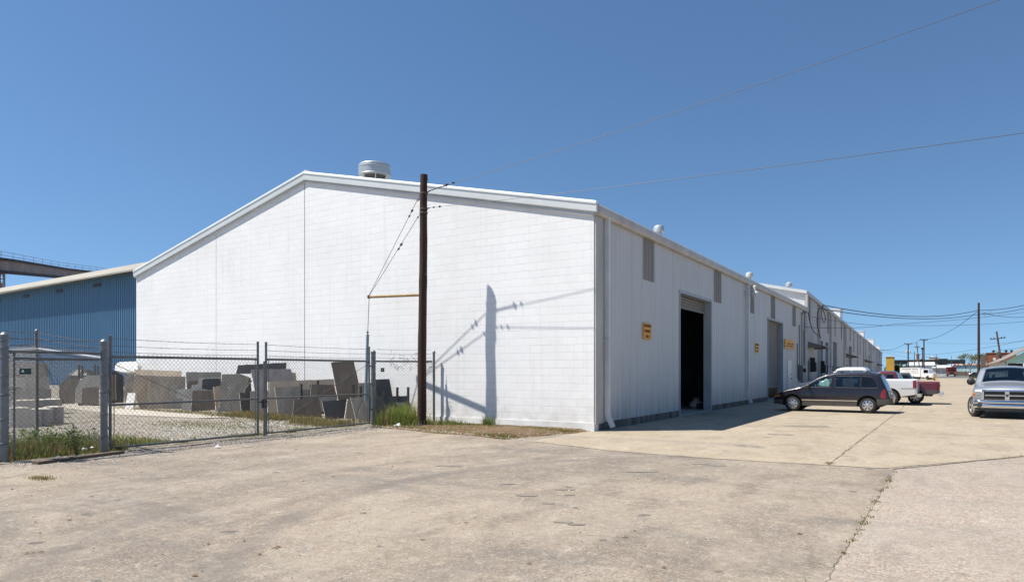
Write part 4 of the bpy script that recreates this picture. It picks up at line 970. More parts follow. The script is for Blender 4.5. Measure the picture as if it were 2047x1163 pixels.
# ============================================================= YARD: slabs, racks, barrels
def slab(label, pts, t, yaw, lean, m, th=.045, edge='edge', grp=None, name='stone_slab', cat='stone slab', ymax=17.24):
    """pts: outline in the photograph; the slab stands at depth t (m), facing yaw (deg, 0 = +x, -90 = -y), leaning back"""
    ya = math.radians(yaw); n3 = V((math.cos(ya)*math.cos(lean), math.sin(ya)*math.cos(lean), math.sin(lean)))
    bx = sum(p[0] for p in pts)/len(pts); by = max(p[1] for p in pts)
    for _ in range(60):
        P0_ = atd(bx, by, t); out = []
        for (px,py) in pts:
            d = ray(px); k = (HZ-py)/F; d3 = V((d[0],d[1],k)); tt = n3.dot(P0_-V((0,0,H)))/n3.dot(d3); out.append(V((0,0,H))+d3*tt)
        if max((q-n3*th).y for q in out) < ymax: break
        t -= .12
    tz = V((0,0,1)); tx = tz.cross(n3).normalized(); ty = n3.cross(tx); fine = []
    for p_, q_ in zip(out, out[1:]+out[:1]):
        k_ = max(1,int((q_-p_).length/.16))
        for s_ in range(k_): v_ = p_.lerp(q_,s_/k_); fine.append(v_+(tx*RN.uniform(-1,1)+ty*RN.uniform(-1,1))*(.008 if k_ > 1 else 0))
    out = fine; b = MB(); i, j, n = b.prism(out, -n3*th); b.mi = 1; b.prism_sides(i,j,n)
    zb = min(q.z for q in out); c = sum(out, V((0,0,0)))/len(out)
    return tag(b.build(name, [M[m],M[edge]], loc=(c.x,c.y,zb)), label, cat, grp)
def Z2(*q): return [(200+x/4.1528, 650+y/4.1528) for x,y in q]
def Z3(*q): return [(500+x/4.1525, 650+y/4.1525) for x,y in q]
def Z4(*q): return [(90+x/7.7556, 690+y/7.7556) for x,y in q]
R_ = math.radians
S = lambda lab, pts, t, yaw=-32, lean=4, m='grn_grey', **k: slab(lab, pts, t, yaw, R_(lean), m, **k)
S('rounded chalk white stone at the back left of the slab row', Z2((120,372),(128,325),(160,303),(300,300),(312,330),(312,385),(190,388)), 30.5, -78, 22, 'grn_white', th=.22, edge='grn_white')
S('dark slab in the shade right beside the second thick post', Z2((40,405),(120,375),(195,420),(195,640),(40,650)), 29.3, -40, 3, 'grn_dark', edge='edge_dark')
S('thin dark slab on edge with a bright slanting side, far left', Z2((117,385),(131,385),(172,628),(160,630)), 28.6, -30, 3, 'grn_dark', th=.03)
S('upright grey slab behind the small white block', Z2((202,410),(285,404),(287,600),(205,600)), 28.6, -40, 4, 'grn_grey')
S('small tan offcut leaning behind the white block', Z2((210,480),(245,480),(247,466),(282,470),(285,535),(212,535)), 28.2, -40, 4, 'grn_tan')
S('grey wedge offcut behind the small white block', Z2((195,535),(275,530),(235,600),(205,640)), 28.0, -40, 4, 'grn_grey')
S('small white block leaning at the front left of the slab row', Z2((202,700),(230,560),(293,560),(272,704)), 27.2, -72, 14, 'grn_white', th=.10, edge='grn_white')
S('wide tan slab with a buff top at the back of the left group', Z2((285,366),(672,380),(674,640),(285,640)), 28.2, -66, 9, 'grn_tan')
S('narrow shaded tan slab under the wide tan slab', Z2((288,415),(408,418),(398,690),(330,685),(274,556)), 27.5, -25, 5, 'grn_tan')
S('broad grey tan slab with notched foot in the left group', Z2((405,418),(710,425),(706,600),(560,645),(556,690),(400,690),(392,560)), 27.0, -40, 5, 'grn_tan')
S('short grey slab leaning on the broad grey tan slab', Z2((562,488),(705,500),(690,692),(552,690)), 26.6, -38, 5, 'grn_grey')
S('grey slab with straight top behind the staircase shaped slab', Z2((712,388),(1006,388),(1004,560),(722,560)), 27.3, -42, 4, 'grn_grey')
S('brown offcut framed by the staircase shaped slab', Z2((732,465),(815,460),(812,530),(722,530)), 26.9, -40, 4, 'grn_brown')
S('black slab seen inside the staircase shaped slab', Z2((842,446),(1001,440),(1001,535),(845,532)), 26.4, -40, 4, 'grn_dark', edge='edge_dark')
S('pale grey slab cut like a staircase', Z2((625,530),(756,525),(762,496),(812,490),(819,435),(1003,431),(1003,447),(850,450),(846,528),(1001,533),(1001,541),(767,541),(767,606),(640,607),(622,575),(643,556)), 26.2, -36, 5, 'grn_light')
S('dark brown slab standing on orange dirt', Z2((768,546),(957,540),(956,700),(758,716)), 25.9, -38, 5, 'grn_brown')
S('small pale slab at the front of the left group', Z2((690,592),(762,588),(756,706),(678,704)), 25.6, -32, 6, 'grn_light')
S('tan wedge slab between the brown slab and the slab with a hole', Z2((940,512),(1001,500),(986,714),(966,704)), 25.5, -20, 6, 'grn_tan')
S('grey slab with a round white hole', Z2((1010,406),(1160,402),(1240,430),(1170,716),(984,716)), 25.3, -36, 5, 'grn_grey')
S('round white disc added to stand in for the hole of the grey slab', Z2(*[(1075+8*math.cos(k),518+9*math.sin(k)) for k in [j*.63 for j in range(10)]]), 25.22, -36, 5, 'grn_white', th=.02, edge='grn_white')  # added disc imitates the bright hole; the slab itself is uncut
S('dark slab leaning beside the slab with the hole', Z2((1120,560),(1165,480),(1250,430),(1262,600),(1170,610)), 25.9, -20, 8, 'grn_dark')
S('long thin dark offcut leaning at a slant under the black slab', Z2((1195,550),(1252,455),(1262,458),(1207,555)), 25.1, -20, 8, 'grn_dark', th=.02)
S('short dark slab with a pale left edge', Z2((1155,556),(1252,560),(1250,724),(1174,720)), 24.7, -20, 6, 'grn_dark')
S('long black slab lying across the top of the middle group', Z2((1128,403),(1145,330),(1546,310),(1542,362),(1256,368),(1246,402)), 25.6, -55, 3, 'grn_dark', edge='grn_dark')
S('mauve slab with two corners cut in the middle group', Z3((5,366),(336,361),(368,458),(140,470),(130,600),(60,600),(38,540)), 25.0, -44, 4, 'grn_purple')
S('small tan slab showing behind the mauve slab', Z3((330,392),(376,392),(388,470),(350,470)), 25.4, -44, 4, 'grn_tan')
S('plain grey slab behind the gate bolt', Z3((5,546),(152,540),(142,742),(0,752)), 24.4, -32, 6, 'grn_grey')
S('long tan slab with a ruled top edge in the middle group', Z3((160,465),(694,446),(708,560),(702,735),(520,738),(150,738)), 24.2, -50, 4, 'grn_tan')
S('dim grey slab low in the middle of the right group', Z3((430,536),(505,536),(508,620),(430,620)), 24.0, -44, 4, 'grn_grey')
S('pale grey slab with a slanting bright left edge', Z3((204,515),(421,508),(421,600),(396,606),(388,752),(235,752)), 23.6, -28, 6, 'grn_grey', th=.06)
S('dark brown stepped slab in the right group', Z3((366,616),(500,605),(507,490),(694,496),(726,612),(640,640),(600,625),(592,762),(350,758)), 23.4, -34, 5, 'grn_brown')
S('low grey slab behind the black polished slab', Z3((568,590),(720,585),(722,700),(590,700)), 23.2, -40, 5, 'grn_grey')
S('tallest brown slab standing above the rest', Z3((671,312),(692,304),(862,302),(902,478),(898,640),(730,614)), 23.5, -38, 4, 'grn_brown', th=.05)
S('tan grey slab to the right of the tallest slab', Z3((898,480),(1003,476),(1003,620),(898,620)), 23.0, -42, 4, 'grn_tan')
S('charcoal slab behind the thick gate post on the right', Z3((1000,450),(1156,446),(1182,586),(1184,640),(1000,640)), 22.8, -44, 5, 'grn_dark')
S('wide dark slab at the back right of the row', Z3((990,590),(1310,584),(1306,700),(990,710)), 22.5, -50, 5, 'grn_dark')
S('black polished slab with a pale frame at the front right', Z3((598,630),(806,612),(782,772),(627,782)), 22.5, -30, 6, 'grn_dark', th=.06)
S('grey wedge slab beside the black polished slab', Z3((810,612),(836,612),(878,780),(784,772)), 22.4, -24, 6, 'grn_grey', th=.06)
S('square grey slab left of the arched slab', Z3((834,597),(996,594),(996,772),(880,784)), 22.3, -30, 6, 'grn_grey', th=.06)
S('round topped arched grey slab in the weeds', Z3((895,742),(912,690),(935,645),(985,606),(1100,594),(1165,600),(1210,625),(1250,680),(1252,725),(1180,790),(900,795)), 22.3, -40, 6, 'grn_grey', th=.05)
S('pale curved offcut beside the arched slab', Z3((1210,640),(1290,640),(1285,668),(1235,672)), 22.25, -40, 6, 'grn_light', th=.03)
# the group left of the second post
S('angular light slab with a cut corner in the left yard group', Z4((470,690),(520,580),(600,490),(650,462),(845,462),(845,620),(640,650),(570,690),(555,890),(480,890)), 28.5, -36, 5, 'grn_light')
S('brown slab at the left end of the left yard group', Z4((225,620),(320,530),(545,512),(520,590),(468,690),(470,900),(250,905),(215,760)), 29.4, -40, 5, 'grn_brown')
S('dark grey slab inside the cut corner slab', Z4((650,500),(845,495),(845,660),(648,655)), 29.0, -40, 5, 'grn_grey')
S('low brown slab at the front of the left yard group', Z4((575,668),(820,655),(835,910),(560,915)), 27.8, -36, 5, 'grn_brown')
S('dark slab half hidden by the second thick post', Z4((945,450),(1090,450),(1100,840),(945,850)), 28.3, -40, 4, 'grn_brown')
b = MB(); c = atd(165,752,31)
b.lathe([(.55,0),(.7,.3),(.62,.6),(.3,.85),(0,.9)], (c.x,c.y,c.z-.55), 10); b.lathe([(.4,0),(.5,.25),(.2,.6),(0,.62)], (c.x+.7,c.y-.1,c.z-.45), 9)
tag(b.build('tarpaulin_heap', M['black'], loc=(c.x,c.y,c.z-.55)), 'dark tarpaulin heap behind the left yard slabs', 'tarpaulin')
# racks with upright black posts
def rack(pxs, t, label):
    c = atd(sum(p[0] for p in pxs)/len(pxs), 800, t); r = thing('slab_rack', label, 'rack', (c.x,c.y,yard_z(c.x,c.y)), group='slab racks')
    ends = []
    for px, py in pxs:
        q = atd(px,py,t); 
        if q.y > 17.15: q = on_y(px,py,17.1)
        b = MB(); b.bar((q.x,q.y,yard_z(q.x,q.y)),(q.x,q.y,q.z),.06,.06); b.build('post', M['black'], r); ends.append(q)
    b = MB(); a, e = min(ends,key=lambda q:q.x), max(ends,key=lambda q:q.x); b.bar((a.x,a.y,.22),(e.x,e.y,.22),.08,.08); b.build('base_rail', M['black'], r)
rack([(500+x/4.1525,650+y/4.1525) for x,y in ((425,485),(505,492),(562,455),(660,505))], 23.9, 'black slab rack among the long tan slabs')
rack([(500+x/4.1525,650+y/4.1525) for x,y in ((857,492),(918,505),(965,508))], 22.7, 'black slab rack right of the tallest slab')
rack([(500+x/4.1525,650+y/4.1525) for x,y in ((1060,540),(1110,545),(1222,514),(1312,512))], 22.3, 'black slab rack at the right end against the block wall')
rack([(158,729),(165,730),(189,728),(196,731)], 30.2, 'black slab rack with tall posts behind the left yard slabs')
# barrels of stone offcuts and a stack of wrapped pallets
def barrel(px, top, t, r, h, label):
    c = atd(px, top, t); z0 = yard_z(c.x,c.y); h = c.z-z0; v = thing('barrel', label, 'barrel', (c.x,c.y,z0), group='pale barrels inside the yard fence')
    b = MB(); b.lathe([(r*.94,0),(r,.04),(r,h*.32),(r*1.03,h*.34),(r,h*.36),(r,h*.64),(r*1.03,h*.66),(r,h*.68),(r,h-.03),(r*1.02,h)], (c.x,c.y,z0), 20); b.build('drum', M['pallet_a'], v, smooth=True)
    b = MB(); b.lathe([(r*.93,0),(r*.93,.025),(r*.3,.05),(0,.06)], (c.x,c.y,z0+h-.02), 20); b.build('lid', M['grn_light'], v, smooth=True)
barrel(39,815,19.0,.26,.8,'leftmost pale barrel of the front row'); barrel(62,818,19.2,.25,.8,'pale barrel touching the leftmost barrel'); barrel(84,817,19.6,.27,.8,'third pale barrel of the front row behind the thin post'); barrel(106,813,20.2,.27,.8,'rightmost pale barrel with a bright lid')
for k, (px, top, t) in enumerate(((48,800,22.5),(75,799,22.8),(100,798,23))): barrel(px, top, t, .34, .8, ('back row barrel on the left behind the front barrels','back row barrel in the middle behind the front barrels','back row barrel on the right behind the front barrels')[k])
c = atd(42,800,25.0)
for k, (w, d, h, m) in enumerate(((1.5,1.2,.42,'pallet_a'),(1.45,1.15,.46,'pallet_b'),(1.4,1.1,.44,'pallet_a'),(1.3,1.05,.52,'pallet_b'))):
    z = .12+sum((.42,.46,.44,.52)[:k])+.012*k; b = MB(); b.M = Matrix.Translation((c.x+U(-.05,.05),c.y+U(-.05,.05),0)) @ Matrix.Rotation(.5+U(-.08,.08),4,'Z'); b.box((-w/2,-d/2,z+.09),(w/2,d/2,z+h))
    for q in (-w/2,-.06,w/2-.12): b.box((q,-d/2,z),(q+.12,d/2,z+.088))
    tag(b.build('stone_pallet', [M[m]], loc=(c.x,c.y,z)), ('bottom pallet of pale stone in the stack by the left post','second pallet from the bottom of the pale stone stack','third pallet from the bottom of the pale stone stack','topmost pallet of the pale stone stack behind the green sign')[k], 'pallet', 'stacked stone pallets')
# ============================================================= MAIN UTILITY POLE
PX, PY = -13.28, 15.98
up = thing('utility_pole', 'tall dark brown wooden pole in front of the white block wall', 'utility pole', (PX,PY,0))
PT = 7.66
def pole_r(z): return .140-.030*z/PT
b = MB(); pts = []; rr = []
for k in range(25):
    z = -.2+(PT+.2)*k/24; pts.append((PX+.075*z/PT+.012*math.sin(z*1.7), PY+.03*z/PT+.01*math.cos(z*2.1), z)); rr.append(pole_r(max(z,0))*U(.985,1.02)*(1.05 if k in (9,14,18) else 1))
b.tube(pts, rr, 18); b.build('shaft', M['pole'], up, smooth=True, angle=60)
def pp(z): return V((PX+.075*z/PT, PY+.03*z/PT, z))
for z in (7.1,6.62,6.5): b = MB(); b.lathe([(pole_r(z)+.002,-.03),(pole_r(z)+.010,-.025),(pole_r(z)+.010,.025),(pole_r(z)+.002,.03)], pp(z), 16); b.build('pole_band', M['barb'], up)
for p_, q_, r_ in ((pp(7.1)+V((.1,0,0)),pp(7.13)+V((.24,0,.02)),.02),(pp(6.62)+V((.1,0,0)),pp(6.62)+V((.22,0,.01)),.02),(pp(7.5)+V((.1,0,0)),pp(7.5)+V((.16,-.02,0)),.015),(pp(6.95)+V((-.1,-.05,0)),pp(6.9)+V((-.2,-.06,-.03)),.012),(pp(4.62)+V((.1,-.05,0)),pp(4.62)+V((.17,-.06,0)),.014)): b = MB(); b.tube([p_,q_], r_, 6); b.build('eye_bolt', M['barb'], up)
SE = V((-15.76,16.30,4.12)); b = MB(); b.tube([pp(4.02)+V((-.08,.02,0)),SE], .045, 10); b.build('strut', M['strut'], up, smooth=True, angle=50)
b = MB(); b.lathe([(.0,-.06),(.06,-.04),(.06,.05),(0,.07)], SE, 10); b.build('strut_cap', M['black'], up)
AN = V((-15.95,16.42,.0)); GT = on_y(735,668,16.42); AN = V((GT.x-.10,16.40,0))
b = MB(); b.tube([AN,GT], .05, 12); b.build('guy_guard', M['guard'], up, smooth=True, angle=50)
def strain(b, p, q, f, s=1.):
    """a bell shaped strain insulator at fraction f of p-q"""
    d = (q-p).normalized(); c = p.lerp(q,f); s *= .62
    b.tube([c-d*.10*s,c-d*.07*s,c-d*.04*s,c-d*.01*s,c+d*.02*s,c+d*.06*s,c+d*.10*s], [.016*s,.034*s,.062*s,.064*s,.045*s,.04*s,.016*s], 12)
b = MB(); g1, g2 = pp(7.12)+V((-.12,0,0)), pp(6.52)+V((-.12,0,0))
b.tube([g1,SE+V((0,0,.06))], .008, 5); b.tube([g2,SE+V((0,0,.04))], .008, 5); b.tube([SE,GT+V((0,0,.0))], .010, 5); b.build('guy_wire', M['cable_thin'], up)
b = MB(); strain(b,g1,SE,.16); strain(b,g1,SE,.21,.8); strain(b,g2,SE,.05,.7); strain(b,g2,SE,.36,1.1); strain(b,g2,SE,.41,.9); 
b.lathe([(.0,-.05),(.05,0),(0,.06)], GT+V((0,0,.06)), 10); b.build('insulator', M['ceramic'], up)
def cable(name, label, pts, r, sag=0, n=16, m='cable', grp=None):
    P = [V(p) for p in pts]; out = []
    for a, c in zip(P,P[1:]):
        for k in range(n): f = k/n; out.append(a.lerp(c,f)-V((0,0,sag*4*f*(1-f))))
    out.append(P[-1]); b = MB(); b.tube(out, r*(.75 if name == 'overhead_cable' else 1), 5, False); return tag(b.build(name, M[m], loc=tuple(P[0])), label, 'cable', grp)
w1a = pp(7.13)+V((.24,0,.02)); w2a = pp(6.62)+V((.22,0,.01))
w1 = [w1a, V((1.06,16.15,8.90)), V((40,16.4,13.2))]; w2 = [w2a, V((1.41,16.0,6.20)), V((40,16.2,5.3))]
c1 = cable('span_wire', 'upper thin wire climbing from the brown pole into the top right sky', w1, .0065, .1, m='cable_thin'); c2 = cable('span_wire', 'lower thin wire running level from the brown pole to the right', w2, .0065, .06, m='cable_thin')
b = MB(); strain(b,w1[0],w1[1],.045,1.1); b.tube([w1[0],w1[0].lerp(w1[1],.04)], .016, 6); strain(b,w1[0],w1[1],.062,.8); b.build('insulator', M['ceramic'], c1)
b = MB(); strain(b,w2[0],w2[1],.012,.7); strain(b,w2[0],w2[1],.028,.8); b.build('insulator', M['ceramic'], c2)
# ============================================================= VEHICLES (local frame: -x is forward, y across, z up)
def lin(pts, x):
    if x <= pts[0][0]: return pts[0][1]
    for (a,za),(c,zc) in zip(pts,pts[1:]):
        if x <= c: return za+(zc-za)*(x-a)/max(c-a,1e-9)
    return pts[-1][1]
def smooth(pts, x, d=.05): return (lin(pts,x-d)+lin(pts,x-d*.5)+2*lin(pts,x)+lin(pts,x+d*.5)+lin(pts,x+d))/6
class Body:
    def __init__(s, top, W, belt, tumble, sill, wheels, wr, plan=.9, bed=None, arch=.085, crown=.05, shoulder=.07, front=None, endr=.45):
        s.__dict__.update(locals()); s.x0, s.x1 = top[0][0], top[-1][0]
    def zt(s, x):
        if s.bed and x >= s.bed[0]: return s.bed[2]
        return smooth(s.top, x, .045)
    def zb(s, x):
        z = s.sill
        if x < s.x0+.5: z = s.sill+.06*(1-(x-s.x0)/.5)
        if x > s.x1-.9: z = s.sill+.16*(x-s.x1+.9)/.9
        for w in s.wheels:
            r = s.wr+s.arch
            if abs(x-w) < r: z = max(z, s.wr+math.sqrt(r*r-(x-w)**2)*1.0)
        return min(z, s.zt(x)-.03)
    def hw(s, x, z):
        e = s.endr; k = 1.
        a = x-s.x0; c = s.x1-x
        if a < e: k = min(k, s.plan+(1-s.plan)*math.sqrt(max(0,1-(1-a/e)**2)))
        if c < e*.8: k = min(k, s.plan+.03+(.97-s.plan)*math.sqrt(max(0,1-(1-c/(e*.8))**2)))
        w = s.W*k
        if z > s.belt: w -= s.tumble*(z-s.belt)
        w -= .10*max(0, (.55-z))*1.0
        w += .018*math.sin(max(0,min(1,(z-.35)/(s.belt-.35)))*math.pi)
        t = s.zt(x); r = s.shoulder
        if z > t-r: u = min(1,(z-(t-r))/r); w -= r*.9*(1-math.sqrt(max(0,1-u*u)))
        return max(w, .05)
    def stations(s):
        xs = set(); n = int((s.x1-s.x0)/.05)
        for i in range(n+1): xs.add(round(s.x0+(s.x1-s.x0)*i/n,4))
        for w in s.wheels:
            r = s.wr+s.arch
            for k in range(-12,13): xs.add(round(w+r*math.sin(k*math.pi/24)*.9999,4))
        if s.bed: xs.add(round(s.bed[0]-.001,4)); xs.add(round(s.bed[0],4)); xs.add(round(s.bed[0]+.06,4)); xs.add(round(s.bed[1],4))
        return sorted(x for x in xs if s.x0 <= x <= s.x1)
    def shell(s, b, two=None, holes=(), tops=()):
        def inside(x, z, poly):
            c = False; m = len(poly)
            for k in range(m):
                (x1,z1),(x2,z2) = poly[k],poly[(k+1)%m]
                if (z1 > z) != (z2 > z) and x < (x2-x1)*(z-z1)/(z2-z1)+x1: c = not c
            return c
        zs = [.1+.05*k for k in range(42)]
        if two: zs = sorted(zs+[two])
        xs = s.stations(); rows = {}
        cols = []
        for x in xs:
            a, t = s.zb(x), s.zt(x); zl = [min(max(z,a),t) for z in zs]; zl[0] = a; zl[-1] = t
            # extra shoulder rows
            r = s.shoulder; ex = [t-r*.6, t-r*.3, t-r*.1]
            col = [(z) for z in zl]+[]
            cols.append((x,a,t,col,ex))
        def ring(x,a,t,col,ex):
            side = [(s.hw(x,z),z) for z in col[:-1] if True]; 
            side = [(s.hw(x,min(z,t)),min(z,t)) for z in col[:-1]]
            zz = sorted([z for _,z in side]+[max(a,e) for e in ex]+[t]); side = [(s.hw(x,z),z) for z in zz]
            bed = s.bed and s.bed[0]+.03 < x <= s.bed[1]
            w = side[-1][0]; tops = []
            for f in (.86,.6,.3,0,-.3,-.6,-.86):
                z = t+s.crown*(1-f*f)*(0 if s.bed and x >= s.bed[0] else 1)*min(1,(x-s.x0)/.3+.2)
                tops.append((w*f, s.bed[3] if bed else z))
            return [(-y,z) for y,z in side]+[(-w_,z_) for w_,z_ in tops]+[(y,z) for y,z in side[::-1]]
        rings = []; s.nside = len(ring(*cols[0])[:])//2-3
        for c in cols: rg = ring(*c); rings.append((b.p(*[(c[0],y,z) for y,z in rg]), rg))
        n = len(rings[0][1])
        for (i,ra),(j,rb) in zip(rings,rings[1:]):
            for k in range(n-1):
                zm = (ra[k][1]+ra[k+1][1]+rb[k][1]+rb[k+1][1])/4
                xm = (b.v[i].x+b.v[j].x)/2; nn_ = n//2; edge = abs(k+.5-nn_)
                ym = (ra[k][0]+ra[k+1][0]+rb[k][0]+rb[k+1][0])/4; onside = k < s.nside-1 or k >= n-s.nside
                if onside and any(inside(xm, zm, h) for h in holes): continue
                if not onside and any(xa < xm < xb and abs(ym) < f*s.hw(xm,s.zt(xm)) for xa,xb,f in tops): continue
                b.mi = 1 if two and zm < two else 0; b.idx(i+k,i+k+1,j+k+1,j+k)
        b.mi = 0
        for i, _ in (rings[0], rings[-1]): b.idx(*range(i,i+n))
    def side_patch(s, b, poly, sd, off=.005, step=.05):
        xs0, xs1 = min(p[0] for p in poly), max(p[0] for p in poly); n = max(2,int((xs1-xs0)/step)); m = len(poly); rows = 6; ids = []
        cut = sorted(set([xs0+(xs1-xs0)*i/n for i in range(n+1)]+[p[0] for p in poly]))
        for x in cut:
            zz = []
            for k in range(m):
                (a,za),(c,zc) = poly[k],poly[(k+1)%m]
                if abs(a-c) < 1e-9:
                    if abs(x-a) < 1e-9: zz += [za,zc]
                elif min(a,c)-1e-9 <= x <= max(a,c)+1e-9: zz.append(za+(zc-za)*(x-a)/(c-a))
            lo, hi = min(zz), max(zz); ids.append(b.p(*[(x, sd*(s.hw(x,lo+(hi-lo)*r/rows)+off), lo+(hi-lo)*r/rows) for r in range(rows+1)]))
        for i, j in zip(ids,ids[1:]):
            for r in range(rows): b.idx(i+r,i+r+1,j+r+1,j+r)
    def top_patch(s, b, xa, xb, f=.86, off=.008, n=12):
        ids = []
        for i in range(n+1):
            x = xa+(xb-xa)*i/n; t = s.zt(x); w = s.hw(x,t)
            ids.append(b.p(*[(x, w*f*q, t+s.crown*(1-(f*q)**2)+off) for q in (-1,-.6,-.3,0,.3,.6,1)]))
        for i, j in zip(ids,ids[1:]):
            for r in range(6): b.idx(i+r,i+r+1,j+r+1,j+r)
def wheel(root, x, y, r, w, sd, spokes=7, rin=.62, style=0, steer=0):
    class MB_(MB):
        def __init__(s): super().__init__(); s.M = Matrix.Translation((x,y,0)) @ Matrix.Rotation(steer,4,'Z') @ Matrix.Translation((-x,-y,0))
    MB_0 = MB_; b = MB_0(); ri = r*rin; h = w/2
    b.lathe([(ri,-h*.8),(ri+.02,-h),(r-.045,-h),(r-.008,-h*.72),(r,-h*.3),(r,h*.3),(r-.008,h*.72),(r-.045,h),(ri+.02,h),(ri,h*.8)], (x,y,r), 36, 'y')
    t = b.build('wheel', M['tyre'], root, smooth=True, angle=40)
    b = MB_0(); o = y+sd*h*.62; b.lathe([(0,0),(ri,0)], (x,o,r), 30, 'y'); b.build('wheel_well', M['black'], t)
    b = MB_0(); q = y+sd*h*.92; b.lathe([(ri-.004,-sd*.05),(ri+.004,0),(ri-.02,sd*.006),(ri-.03,-sd*.03)], (x,q,r), 36, 'y')
    b.lathe([(0,sd*.01),(.055,sd*.008),(.075,-sd*.02)], (x,q,r), 18, 'y')
    for k in range(spokes):
        a = 2*math.pi*k/spokes+.2; ww = .42*ri*2*math.pi/spokes/2 if style == 0 else .2*ri
        c, s_ = math.cos(a), math.sin(a); def_ = lambda rr, tt, dd: (x+rr*c-tt*s_, q+sd*dd, r+rr*s_+tt*c)
        b.face(def_(.04,-ww*.7,.0),def_(.04,ww*.7,.0),def_(ri-.02,ww*1.15,-.012),def_(ri-.02,-ww*1.15,-.012))
        for e in (-1,1): b.face(def_(.04,e*ww*.7,0),def_(ri-.02,e*ww*1.15,-.012),def_(ri-.02,e*ww*1.15,-.05),def_(.04,e*ww*.7,-.05))
    b.build('rim', M['rim'], t)
    return t
def underbody(root, B, floor=.26):
    b = MB(); W = B.W
    b.box((B.x0+.35,-W+.30,floor),(B.x1-.5,W-.30,B.belt-.25))
    xs = [B.x0+.25]+[q for w in B.wheels for q in (w-B.wr-B.arch-.02,w+B.wr+B.arch+.02)]+[B.x1-.3]
    for i in range(0,len(xs),2):
        if xs[i+1]-xs[i] > .1: b.box((xs[i],-W+.06,B.sill+.012),(xs[i+1],W-.06,B.sill+.1))
    for w in B.wheels: b.tube([(w,-W+.2,B.wr),(w,W-.2,B.wr)], .05, 6)
    b.build('chassis', M['black'], root)
def both(fn):
    for sd in (-1,1): fn(sd)
def windows(root, B, polys, mats, name='side_window'):
    for poly, m in zip(polys, mats):
        for sd in (-1,1): b = MB(); B.side_patch(b, poly, sd); b.build(name, M[m], root, smooth=True)
def seams(root, B, xs, z0, z1, m='black'):
    for sd in (-1,1):
        b = MB()
        for x, a, c in xs: B.side_patch(b, [(x-.006,a),(x+.006,a),(x+.006,c),(x-.006,c)], sd, .003)
        b.build('door_seam', M[m], root)
def lampbox(root, name, m, poly, B, off=.012):
    for sd in (-1,1): b = MB(); B.side_patch(b, poly, sd, off, .03); b.build(name, M[m], root, smooth=True)
def mirror(root, B, x, z, s=1., m='plastic', lens=True):
    for sd in (-1,1):
        y = B.hw(x,z); b = MB(); b.bar((x,sd*(y-.02),z),(x-.02,sd*(y+.10),z+.03),.06,.05)
        c = (x-.03,sd*(y+.17*s),z+.07*s); b.lathe([(.03*s,-.08*s),(.10*s,-.05*s),(.115*s,.0),(.11*s,.05*s),(.0,.055*s)], c, 12, 'x'); b.build('mirror', M[m], root, smooth=True)
def gaskets(root, B, polys, r=.015):
    for poly in polys:
        for sd in (-1,1):
            b = MB(); pts = []
            for (x0,z0),(x1,z1) in zip(poly,poly[1:]+poly[:1]):
                for k in range(5): x, z = x0+(x1-x0)*k/5, z0+(z1-z0)*k/5; pts.append((x,sd*(B.hw(x,z)-.004),z))
            pts.append(pts[0]); b.tube(pts, r, 6, False); b.build('window_frame', M['black'], root)
def cabin(root, B, xa, xb, zf, zr, seats):
    """seats and dashboard seen through clear glass"""
    b = MB(); 
    for (x, ys) in seats:
        for y in ys:
            b.bar((x,y,zf),(x+.16,y,zf+.52),.46,.13,(0,1,0)); b.bar((x+.17,y,zf+.54),(x+.2,y,zf+.74),.26,.09,(0,1,0)); b.box((x-.45,y-.23,zf-.08),(x+.06,y+.23,zf+.08))
    b.build('seat', M['seat'], root)
    b = MB(); b.box((xa,-B.W+.16,zf+.1),(xa+.32,B.W-.16,xb)); b.build('dashboard', M['plastic'], root)
    b = MB(); cx, cy, cz = xa+.46, -.38, xb-.02; pts = [(cx+.07*math.sin(t),cy+.18*math.cos(t),cz+.17*math.sin(t)) for t in [k*.449 for k in range(15)]]; b.tube(pts, .014, 5); b.bar((cx,cy,cz),(xa+.3,cy,cz-.06),.05,.05); b.build('steering_wheel', M['black'], root)
def opened(B, polys, xa=None):
    pass
